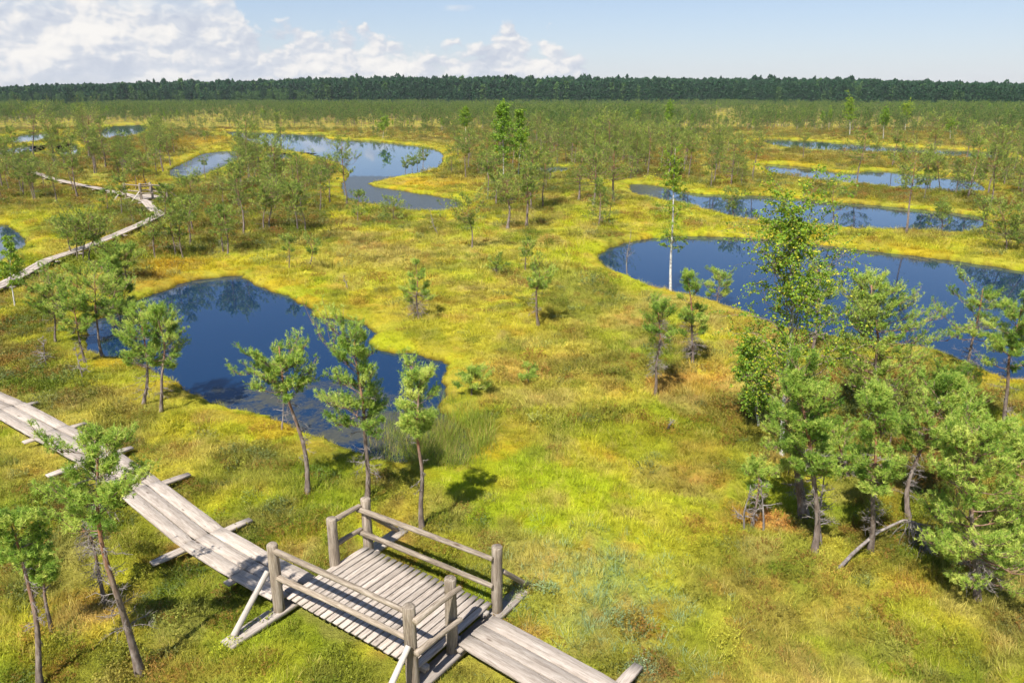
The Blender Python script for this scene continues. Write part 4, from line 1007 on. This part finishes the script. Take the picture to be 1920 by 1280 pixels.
# the crown half widths above are of whole crowns; field pines are copies of eight sources
PROTO = []
proto_specs = [(4.0,.50,1.0,'flat',1.2),(4.2,.42,1.05,'round',1.3),(3.8,.15,1.0,'bush',1.4),(4.5,.55,1.15,'flat',1.3),(4.2,.35,.95,'layer',1.2),(3.6,.12,.85,'cone',1.3),(4.4,.5,1.05,'round',1.1),(4.0,.62,.8,'flat',.9)]
PROTO_DESC = ['flat-topped', 'round-crowned', 'bushy', 'umbrella-crowned', 'layered', 'cone-shaped', 'open-crowned', 'bare-stemmed']

# field density by photo region: x0,y0,x1,y1, pines per square metre
cand = []
g = np.random.default_rng(5)
for zi, (x0, y0, x1, y1, dn, txt) in enumerate(ZONES):
    c4 = [unproj(a, b) for a, b in ((x0, y0), (x1, y0), (x0, y1), (x1, y1))]
    xs = [c[0] for c in c4]; ylo, yhi = c4[2][1], c4[0][1]
    A = (max(xs) - min(xs)) * (yhi - ylo); n = int(A * dn * 2.5)
    x = g.uniform(min(xs), max(xs), n); y = g.uniform(ylo, yhi, n); px, py = proj(x, y)
    m = (px > x0) & (px < x1) & (py > y0) & (py < y1) & (px > -160) & (px < 2080)
    x, y = x[m], y[m]
    m = fbm(x * .12, y * .12, 201, 3) > .36; x, y = x[m], y[m]
    for a, b in zip(x, y): cand.append((a, b, zi))
cand = np.array(cand)
POLYPX = [smooth_poly(PONDS[k], 2) for k in ('long', 'bend', 'far_right', 'big', 'mid_left', 'upper_left', 'left_a', 'left_b', 'left_c', 'left_edge')]
def covers(X, Y, H):
    """true where a crown at this spot would stand in front of open water seen from the tower"""
    r = np.zeros(X.shape, bool)
    for f in (.35, .6, .85, 1.0):
        a, b = proj(X, Y, H * f)
        for P in POLYPX:
            m = (a > P[:, 0].min() - 4) & (a < P[:, 0].max() + 4) & (b > P[:, 1].min() - 4) & (b < P[:, 1].max() + 4)
            if m.any(): q = np.zeros(X.shape, bool); q[m] = poly_sd(a[m], b[m], P) < 1.5; r |= q
    return r
sdv = pond_sd(cand[:, 0], cand[:, 1]); wdv = walk_dist(cand[:, 0], cand[:, 1])
ok = (sdv > .5) & (wdv > .9)
for i in range(len(cand)):
    if ok[i] and (np.hypot(*(hero_xy - cand[i, :2]).T).min() < .8): ok[i] = False
cand = cand[ok]
hs = (1.1 + 4.0 * g.random(len(cand)) ** 1.25) * (.7 + .5 * fbm(cand[:, 0] * .08, cand[:, 1] * .08, 211, 2))
zi = cand[:, 2].astype(int); hs[zi == len(ZONES) - 1] = g.uniform(1.2, 2.2, (zi == len(ZONES) - 1).sum()); hs[zi == len(ZONES) - 2] = g.uniform(1.2, 2.4, (zi == len(ZONES) - 2).sum())
pxx, pyy = proj(cand[:, 0], cand[:, 1])
inview = (pxx > -30) & (pxx < 1950)
app = hs / np.hypot(cand[:, 0], cand[:, 1]) * inview
n_pine_hero = sum(1 for h in HERO if h[0] == 'pine')
NIND = 292 - n_pine_hero
cvr = covers(cand[:, 0], cand[:, 1], hs) & (g.random(len(cand)) > .22); cand = cand[~cvr]; hs = hs[~cvr]; app = app[~cvr]; inview = inview[~cvr]
order = np.argsort(-app); ind = order[:NIND]; rest = order[NIND:]
print('field pine candidates', len(cand), 'individual', len(ind), 'out of view', int((~inview).sum()))
protos = []
for i, (H, cs, cw, sh, dn) in enumerate(proto_specs):
    protos.append(pine_parts(H, cs, cw, (g.normal(0, .12) * H * .5, 0), sh, dens=dn, seed=900 + i, lod=1, dead=.8))
PM = []
for tr, cr, dd in protos:
    PM.append((tr.mesh('trunk', [M['bark']], True), cr.mesh('crown', [M['needles_mid']]), dd.mesh('dead_branches', [M['dead']])))
first = [None] * len(PM); field = []
for j in ind:
    x, y = cand[j, 0], cand[j, 1]; p = int(g.integers(0, len(PM))); s = hs[j] / proto_specs[p][0]; z = gz(x, y); rz = g.random() * 6.28
    sc = (s * g.uniform(.9, 1.15), s * g.uniform(.9, 1.15), s)
    if first[p] is None:
        r = empty('pine_tree', (x, y, z), rz); r.scale = sc
        for nm, me in zip(('trunk', 'crown', 'dead_branches'), PM[p]): link(nm, me, r)
        first[p] = r
    else: r = copy_tree(first[p], (x, y, z), rz, sc)
    field.append((r, int(cand[j, 2]), p, hs[j], proj(x, y)[0]))
# labels: kind of crown + size + zone, counted from the left where several are alike
from collections import defaultdict
ORD = ['leftmost', 'second', 'third', 'fourth', 'fifth', 'sixth', 'seventh', 'eighth', 'ninth', 'tenth', 'eleventh', 'twelfth', 'thirteenth', 'fourteenth']
cls = defaultdict(list)
for r, z_, p, h, px in field:
    size = 'tall' if h > 3.6 else ('short' if h < 2.4 else 'middling'); cls[(z_, p, size)].append((px, r))
for (z_, p, size), lst in cls.items():
    lst.sort(key=lambda a: a[0])
    for i, (px, r) in enumerate(lst):
        base = f'{size} {PROTO_DESC[p]} pine'
        if len(lst) == 1: lab = f'{base} {ZONES[z_][5]}'
        elif i == 0: lab = f'leftmost {base} {ZONES[z_][5]}'
        elif i == len(lst) - 1: lab = f'rightmost {base} {ZONES[z_][5]}'
        else: lab = f'{ORD[min(i, 13)]} {base} from the left {ZONES[z_][5]}'
        tag(r, lab, 'pine tree', 'bog pines')

# ------------------------------------------------------------------ scattered stuff (uncountable)
def scatter(name, P, rot, sc, idx, colr, sources, label, cat=None):
    srcs = bpy.data.collections.new(name + '_sources')
    for i, me in enumerate(sources):
        o = bpy.data.objects.new(f'{name}_source_{chr(97 + i)}', me); srcs.objects.link(o)
    me = new_mesh(name, P, None, [], {'rot': rot, 'scl': sc, 'col': colr})
    a = me.attributes.new('idx', 'INT', 'POINT'); a.data.foreach_set('value', np.asarray(idx, np.int32))
    o = link(name, me); tag(o, label, cat, kind='stuff')
    ng = bpy.data.node_groups.new(name, 'GeometryNodeTree')
    ng.interface.new_socket('Geometry', in_out='INPUT', socket_type='NodeSocketGeometry'); ng.interface.new_socket('Geometry', in_out='OUTPUT', socket_type='NodeSocketGeometry')
    gi = ng.nodes.new('NodeGroupInput'); go = ng.nodes.new('NodeGroupOutput')
    ip = ng.nodes.new('GeometryNodeInstanceOnPoints'); ci = ng.nodes.new('GeometryNodeCollectionInfo')
    ci.inputs['Collection'].default_value = srcs; ci.inputs['Separate Children'].default_value = True; ci.inputs['Reset Children'].default_value = True
    def na(nm, typ):
        n = ng.nodes.new('GeometryNodeInputNamedAttribute'); n.data_type = typ; n.inputs[0].default_value = nm; return n.outputs[0]
    ng.links.new(gi.outputs[0], ip.inputs['Points']); ng.links.new(ci.outputs[0], ip.inputs['Instance'])
    ip.inputs['Pick Instance'].default_value = True
    ng.links.new(na('idx', 'INT'), ip.inputs['Instance Index']); ng.links.new(na('scl', 'FLOAT'), ip.inputs['Scale'])
    er = ng.nodes.new('FunctionNodeEulerToRotation'); ng.links.new(na('rot', 'FLOAT_VECTOR'), er.inputs[0]); ng.links.new(er.outputs[0], ip.inputs['Rotation'])
    ng.links.new(ip.outputs[0], go.inputs[0])
    md = o.modifiers.new('scatter', 'NODES'); md.node_group = ng
    return o
def blades(n, h, w, spread, lean, seed, seg=2, hv=.35, droop=.4):
    g = np.random.default_rng(seed)
    a = g.random(n) * 6.28; r = spread * np.sqrt(g.random(n)); b = np.stack([np.cos(a) * r, np.sin(a) * r, np.full(n, -.03)], -1)
    a2 = a + g.normal(0, .8, n); ln = lean * g.uniform(.3, 1.3, n); hh = h * g.uniform(1 - hv, 1 + hv, n)
    out = np.stack([np.cos(a2), np.sin(a2), np.zeros(n)], -1); sdw = np.stack([-np.sin(a2 + g.normal(0, .9, n)), np.cos(a2), np.zeros(n)], -1); sdw = unit(sdw)
    V = []; tt = []
    s = np.linspace(0, 1, seg + 1); tin = g.normal(.32, .2, n)
    pts = [b + out * (ln * hh * q ** 1.6)[:, None] + np.array([0, 0, 1.]) * (hh * (q - droop * lean * q * q * .5))[:, None] for q in s]
    G = Geo()
    for k in range(seg):
        w0 = w * (1 - s[k]) + .0005; w1 = w * (1 - s[k + 1]) + .0005
        G.quads(np.stack([pts[k] - sdw * w0, pts[k] + sdw * w0, pts[k + 1] + sdw * w1, pts[k + 1] - sdw * w1], 1), tin)
    return G
def sprigs(n, h, spread, seed, leaf=.02):
    g = np.random.default_rng(seed); G = Geo()
    a = g.random(n) * 6.28; r = spread * np.sqrt(g.random(n)); b = np.stack([np.cos(a) * r, np.sin(a) * r, np.full(n, -.02)], -1)
    hh = h * g.uniform(.5, 1.15, n) * (1 - .5 * (r / spread) ** 2); tip = b + np.stack([np.cos(a) * r * .5 + g.normal(0, .03, n), np.sin(a) * r * .5 + g.normal(0, .03, n), hh], -1)
    sw = unit(np.cross(tip - b, g.normal(0, 1, (n, 3)))) * .003
    G.tris(np.stack([b - sw, b + sw, tip], 1), np.full(n, -.1))
    m = 9; f = g.uniform(.35, 1.05, (n, m, 1)); p = (b[:, None] + (tip - b)[:, None] * f).reshape(-1, 3); p += g.normal(0, .012, p.shape)
    d = unit(g.normal(0, 1, p.shape) + np.array([0, 0, .6])); q = unit(np.cross(d, g.normal(0, 1, p.shape))); l = leaf * g.uniform(.7, 1.4, (len(p), 1))
    G.tris(np.stack([p - q * l * .35, p + q * l * .35, p + d * l], 1), g.normal(.3, .2, len(p)))
    return G
PL = [M['plant']]
TUFTS = [blades(40, .065, .0055, .13, .7, 1).mesh('tuft_a', PL), blades(36, .085, .005, .13, .9, 2).mesh('tuft_b', PL),
         blades(34, .17, .0042, .11, .8, 3, 3, .4, .7).mesh('tuft_c', PL), blades(24, .21, .0038, .16, .7, 4, 3, .45, .8).mesh('tuft_d', PL),
         sprigs(40, .15, .16, 5).mesh('tuft_e', PL), sprigs(30, .19, .15, 6, .024).mesh('tuft_f', PL), sprigs(48, .08, .16, 7, .020).mesh('tuft_g', PL)]
def ground_cover(name, y0, y1, dens, smul, label, seed, pmin=-120, pmax=2040):
    g = np.random.default_rng(seed); tn = math.tan(math.radians(40))
    A = tn * (y1 * y1 - y0 * y0); n = int(A * dens)
    y = np.sqrt(g.uniform(y0 * y0, y1 * y1, n)); x = g.uniform(-1, 1, n) * tn * y
    px, py = proj(x, y); m = (px > pmin) & (px < pmax) & (py < 1400); x, y = x[m], y[m]
    sd = pond_sd(x, y); wd = walk_dist(x, y); m = (sd > .03) & (wd > .40); x, y, sd, wd = x[m], y[m], sd[m], wd[m]
    z = ground_z(x, y, sd, wd); c = bog_color(x, y, sd); n = len(x)
    lum = c @ np.array([.3, .6, .1]); heath = sstep(.30, .12, lum) if False else np.clip((.26 - lum) / .16, 0, 1)
    ph = np.clip(heath * .6 + .10 * (fbm(x * .7, y * .7, 301, 3) > .55), 0, .8) * sstep(.2, 1.5, sd)
    u = g.random(n); sedge = .16 + .35 * sstep(.5, .62, fbm(x * .5, y * .5, 311, 3)) + .3 * (1 - sstep(0, .8, sd))
    idx = np.where(u < ph, g.integers(4, 7, n), np.where(u < ph + sedge, g.integers(2, 4, n), g.integers(0, 2, n)))
    idx = np.where(wd < .46, np.where(idx > 1, g.integers(0, 2, n), idx), idx)
    jit = g.normal(1, .16, (n, 1)); c = c * np.clip(jit, .55, 1.5) * 1.15
    hue = g.random(n)
    c = np.where((hue < .12)[:, None], c * .45 + GREEN * .65, c); c = np.where(((hue > .88) & (idx > 1) & (idx < 4))[:, None], c * .4 + STRAW * .9, c)
    c = np.where(((hue > .80) & (idx > 3))[:, None], c * .4 + (HEATH * .5 + RUST * .4), c)
    c = np.where(((hue > .45) & (hue < .6) & (idx > 3))[:, None], c * .5 + GLAUC * .45, c)
    xg, yg = unproj(1130, 1130); gq = np.exp(-(((x - xg) / 1.3) ** 2 + ((y - yg) / 1.6) ** 2))
    c = np.where((g.random(n) < gq * .5)[:, None], c * .25 + C(140,168,128) * .8, c)
    sc = smul * g.uniform(.65, 1.3, n) * np.where(idx > 3, g.uniform(.8, 1.3, n), 1) * (.45 + .55 * sstep(.1, 1.6, sd))
    rot = np.stack([g.normal(0, .14, n), g.normal(0, .14, n), g.random(n) * 6.28], -1)
    print(name, n)
    return scatter(name, np.stack([x, y, z - .01], -1), rot, sc, idx, np.clip(c, 0, 1), TUFTS, label)
ground_cover('bog_grass', 7.5, 17, 125, .92, 'yellow-green moss, sedge and heather covering the foreground', 11)
ground_cover('bog_grass', 17, 32, 60, 1.2, 'yellow-green moss and sedge covering the middle ground', 12)
ground_cover('bog_grass', 32, 70, 17, 1.9, 'yellowish moss and low heather around the mid-distance pools', 13)
ground_cover('bog_grass', 70, 190, 2.0, 3.0, 'olive heath and moss around the far pools', 14)
# sedge standing in the shallow end of the near pool
def sedge():
    g = np.random.default_rng(77); n = 1150
    px = g.normal(835, 62, n); py = g.normal(832, 34, n)
    m = (px > 690) & (px < 960) & (py > 745) & (py < 905); px, py = px[m], py[m]
    xy = np.array([unproj(a, b, WL) for a, b in zip(px, py)]); sd = pond_sd(xy[:, 0], xy[:, 1]); m = (sd < .6) & (sd > -2.6); xy = xy[m]; sd = sd[m]
    z = np.maximum(ground_z(xy[:, 0], xy[:, 1], sd), WL - .05); n = len(xy)
    src = [blades(9, .42, .0045, .10, .35, 21, 3, .4, .5).mesh('sedge_a', PL), blades(7, .36, .004, .12, .7, 22, 3, .4, .9).mesh('sedge_b', PL)]
    c = np.where(g.random((n, 1)) < .25, STRAW * .95, C(136,152,54)[None]) * g.uniform(.7, 1.15, (n, 1))
    scatter('sedge', np.column_stack([xy, z]), np.stack([g.normal(0, .08, n), g.normal(0, .08, n), g.random(n) * 6.28], -1), g.uniform(.7, 1.2, n), g.integers(0, 2, n), c, src, 'thin green sedge stems standing in the shallow end of the dark pool')
sedge()

# far scrub: everything beyond the individual pines
def merged(parts, leaf, barkm='bark'):
    tr, cr, dd = parts; V = []; Q = []; T = []; mi = []; tint = []; n = 0; fl = []
    for gk, m in ((tr, 0), (cr, 1)):
        for v in gk.V: V.append(v)
        tint += gk.tint
        q = np.concatenate(gk.Q) + n if gk.Q else None; t3 = np.concatenate(gk.T) + n if gk.T else None
        for f in (q, t3):
            if f is not None and len(f): fl.append(f); mi.append(np.full(len(f), m))
        n += gk.n
    return new_mesh('scrub_pine', np.concatenate(V), fl, [M[barkm], M[leaf]], {'tint': np.concatenate(tint)}, np.concatenate(mi))
def far_scrub():
    src = [merged(pine_parts(H, cs, cw, (g.normal(0, .1) * H, 0), sh, dens=dn * .9, seed=700 + i, lod=2, dead=0), 'needles_far') for i, (H, cs, cw, sh, dn) in enumerate(proto_specs)]
    src.append(merged(birch_parts(5.5, .35, .7, (0, 0), seed=720, lod=1, dens=.5), 'leaves', 'birch_bark'))
    gg = np.random.default_rng(33)
    X = []; Y = []; Hh = []
    for j in rest: X.append(cand[j, 0]); Y.append(cand[j, 1]); Hh.append(hs[j])
    for (y0, y1, dn) in ((104, 180, .21), (180, 320, .18), (320, 600, .11)):
        tn = math.tan(math.radians(38)); A = tn * (y1 * y1 - y0 * y0); n = int(A * dn)
        y = np.sqrt(gg.uniform(y0 * y0, y1 * y1, n)); x = gg.uniform(-1, 1, n) * tn * y
        th = .62 * fbm(x * .035, y * .035, 401, 3) + .38 * fbm(x * .14, y * .14, 403, 3); keep = gg.random(n) < np.clip((th - .40) * 8, .06, 1); X += list(x[keep]); Y += list(y[keep]); Hh += list((1.3 + 3.4 * gg.random(keep.sum()) ** 1.5) * (.75 + .5 * th[keep]) * (1 if y0 < 300 else .8))
    X = np.array(X); Y = np.array(Y); Hh = np.array(Hh)
    sd = pond_sd(X, Y, cap=50.0); px, py = proj(X, Y)
    m = (sd > 1.5) & (px > -150) & (px < 2070)
    Hh = Hh * (.38 + .62 * sstep(1.5, 42, sd)); m &= gg.random(len(X)) < (.5 + .5 * sstep(3, 30, sd)); m &= ~(covers(X, Y, Hh) & (gg.random(len(X)) > .12))
    # the open shores in front of the far pools stay open
    for (x0, y0, x1, y1) in ((500,280,640,300),(690,322,880,382),(1230,292,1440,300),(1560,300,1760,318),(780,262,860,282)):
        m &= ~((px > x0) & (px < x1) & (py > y0) & (py < y1) & (gg.random(len(X)) > .12))
    X, Y, Hh, sd = X[m], Y[m], Hh[m], sd[m]; n = len(X)
    idx = np.where(gg.random(n) < .035, 8, gg.integers(0, 8, n)); base = np.array([p[0] for p in proto_specs] + [5.5])
    sc = Hh / base[idx]
    z = ground_z(X, Y, sd)
    print('far scrub', n)
    o = scatter('pine_scrub', np.stack([X, Y, z], -1), np.stack([gg.normal(0, .05, n), gg.normal(0, .05, n), gg.random(n) * 6.28], -1), sc, idx, np.ones((n, 3)), src,
                'distant bog pines reaching from the far pools to the edge of the forest')
far_scrub()

def spruce_mesh(H, r, seed, kind='spruce'):
    g = np.random.default_rng(seed); G = Geo(); n = 190; u = g.random(n); zz = H * (.03 + .95 * u)
    rr = r * ((1.02 - u) ** .8 if kind == 'spruce' else np.sin(np.pi * np.clip(.12 + .8 * u, 0, 1)) ** .6 * .9); az = g.random(n) * 6.28
    c = np.stack([np.cos(az) * rr * g.uniform(.2, 1, n), np.sin(az) * rr * g.uniform(.2, 1, n), zz], -1)
    out = np.stack([np.cos(az), np.sin(az), g.uniform(-.7, .2, n)], -1); s = unit(np.cross(out, g.normal(0, 1, (n, 3)))); L_ = (H * .066) * g.uniform(.7, 1.3, n)[:, None]
    G.tris(np.stack([c - s * L_ * .55, c + s * L_ * .55, c + out * L_], 1), g.normal(.45, .2, n))
    up = np.stack([c + out * L_ * .2 + np.array([0, 0, 1.]) * L_ * .9, c - s * L_ * .6, c + s * L_ * .6], 1); G.tris(up, g.normal(.45, .2, n))
    G.tris(np.array([[[-.35, 0, H * .93], [.35, 0, H * .93], [0, 0, H * 1.03]], [[0, -.35, H * .93], [0, .35, H * .93], [0, 0, H * 1.03]]]), np.array([.4, .4]))
    return G
def forest():
    src = []
    for i in range(4):
        G = spruce_mesh(20, 2.0, 40 + i); G.tubes(np.array([[0, 0, -.5], [0, 0, 9], [0, 0, 19.0]]), np.array([.25, .18, .05]), 4); src.append(G.mesh('forest_tree', [M['spruce']]))
    for i in range(3):
        G = spruce_mesh(18, 3.0, 60 + i, 'pine'); G.tubes(np.array([[0, 0, -.5], [0, 0, 9], [0, 0, 15.0]]), np.array([.25, .18, .05]), 4); src.append(G.mesh('forest_tree', [M['spruce']]))
    for i in range(2):
        G = spruce_mesh(16, 3.0, 80 + i, 'pine'); G.tubes(np.array([[0, 0, -.5], [0, 0, 9], [0, 0, 13.0]]), np.array([.2, .14, .05]), 4); src.append(G.mesh('forest_tree', [M['youngwood']]))
    gg = np.random.default_rng(44); n = 11500
    ax = gg.uniform(-80, 2000, n); dep = gg.random(n) ** 1.5
    fx = [-80, 0, 200, 400, 700, 960, 1300, 1600, 1800, 2000]; base = [196, 196, 195, 194, 193.5, 193.5, 194, 196, 199, 201]; topy = [168, 166, 158, 153, 148, 146.5, 150, 150, 157, 162]
    b = np.interp(ax, fx, base); tp = np.interp(ax, fx, topy)
    D = CAMH * F / (b - HOR) / 1.0
    x = (ax - CX) / F * D; Y = D + dep * 130; x = x * Y / D
    H = (HOR - tp) * D / F + CAMH; H = H * gg.normal(.98, .05, n) * np.where(gg.random(n) < .04, 1.09, .97) * (.93 + .14 * fbm(ax * .012, dep * 2, 77, 3)) * np.where(dep > .5, 1.03, np.where(dep < .12, gg.uniform(.5, .95, n), .92))
    idx = np.where(gg.random(n) < .3, gg.integers(0, 4, n), gg.integers(4, 7, n)); idx = np.where(gg.random(n) < .06, gg.integers(7, 9, n), idx)
    young = (ax < 620) & (dep < .10 + .25 * np.clip((420 - np.abs(ax - 320)) / 420, 0, 1)) & (gg.random(n) < .8); idx = np.where(young, gg.integers(7, 9, n), idx)
    H = np.where(young, H * gg.uniform(.45, .75, n), H)
    hb = np.array([20.] * 4 + [18.] * 3 + [16.] * 2)
    scatter('forest', np.stack([x, Y, np.zeros(n)], -1), np.stack([np.zeros(n), np.zeros(n), gg.random(n) * 6.28], -1), H / hb[idx], idx, np.ones((n, 3)), src, 'dark green coniferous forest closing the horizon')
forest()

# ------------------------------------------------------------------ fallen branch with a broom of dead twigs, lower right
def fallen():
    pts = [unproj(1556, 1085), unproj(1600, 1048), unproj(1640, 1024), unproj(1690, 1010), unproj(1715, 1016), unproj(1735, 1045)]
    zz = [.02, .16, .30, .42, .40, .20]; P = np.array([(a, b, c) for (a, b), c in zip(pts, zz)])
    org = P[0].copy(); org[2] = 0; P = P - org
    tt = np.linspace(0, 1, 6); t2 = np.linspace(0, 1, 18); P = np.stack([np.interp(t2, tt, P[:, i]) for i in range(3)], -1)
    G = Geo(); G.tubes(P, np.linspace(.038, .012, 18), 8)
    root = empty('fallen_branch', tuple(org)); tag(root, 'bleached fallen branch arching over the heather below the crooked pine', 'branch')
    link('limb', G.mesh('limb', [M['dead']], True), root)
    g = np.random.default_rng(9); n = 130; i = g.integers(11, 18, n); b = P[i]
    d = unit(np.stack([g.normal(.2, .6, n), g.normal(-.3, .6, n), g.normal(-.5, .35, n)], -1)); s = np.linspace(0, 1, 5); Lg = g.uniform(.15, .6, n)
    B = b[:, None] + d[:, None] * (Lg[:, None] * s)[..., None] + g.normal(0, .02, (n, 5, 3)) * s[:, None]; B[..., 2] = np.maximum(B[..., 2] - (Lg[:, None] * s ** 2 * .3), .02)
    T = Geo(); T.tubes(B, np.linspace(.006, .002, 5)[None] * np.ones((n, 1)), 3, cap=False); link('twigs', T.mesh('twigs', [M['dead']]), root)
fallen()
for o in bpy.data.objects:
    if o.type == 'EMPTY': o.hide_render = False
print('objects', len(bpy.data.objects))

# ------------------------------------------------------------------ air
def haze():
    me = bpy.data.meshes.new('haze'); a, b, z0, z1 = 1600.0, 1600.0, -2.5, 45.0
    V = [(-a, -b, z0), (a, -b, z0), (a, b, z0), (-a, b, z0), (-a, -b, z1), (a, -b, z1), (a, b, z1), (-a, b, z1)]
    me.from_pydata(V, [], [(0, 3, 2, 1), (4, 5, 6, 7), (0, 1, 5, 4), (1, 2, 6, 5), (2, 3, 7, 6), (3, 0, 4, 7)])
    m = bpy.data.materials.new('air'); m.use_nodes = True; t = m.node_tree
    for n in list(t.nodes): t.nodes.remove(n)
    v = N(t, 'ShaderNodeVolumePrincipled'); v.inputs['Color'].default_value = (.80, .88, 1.0, 1); v.inputs['Density'].default_value = HAZE_D; v.inputs['Anisotropy'].default_value = 0.0
    o = N(t, 'ShaderNodeOutputMaterial'); L(t, v.outputs[0], o.inputs['Volume']); me.materials.append(m)
    tag(link('haze', me), 'thin summer haze over the bog', kind='stuff')
HAZE_D = 0.00010
haze()
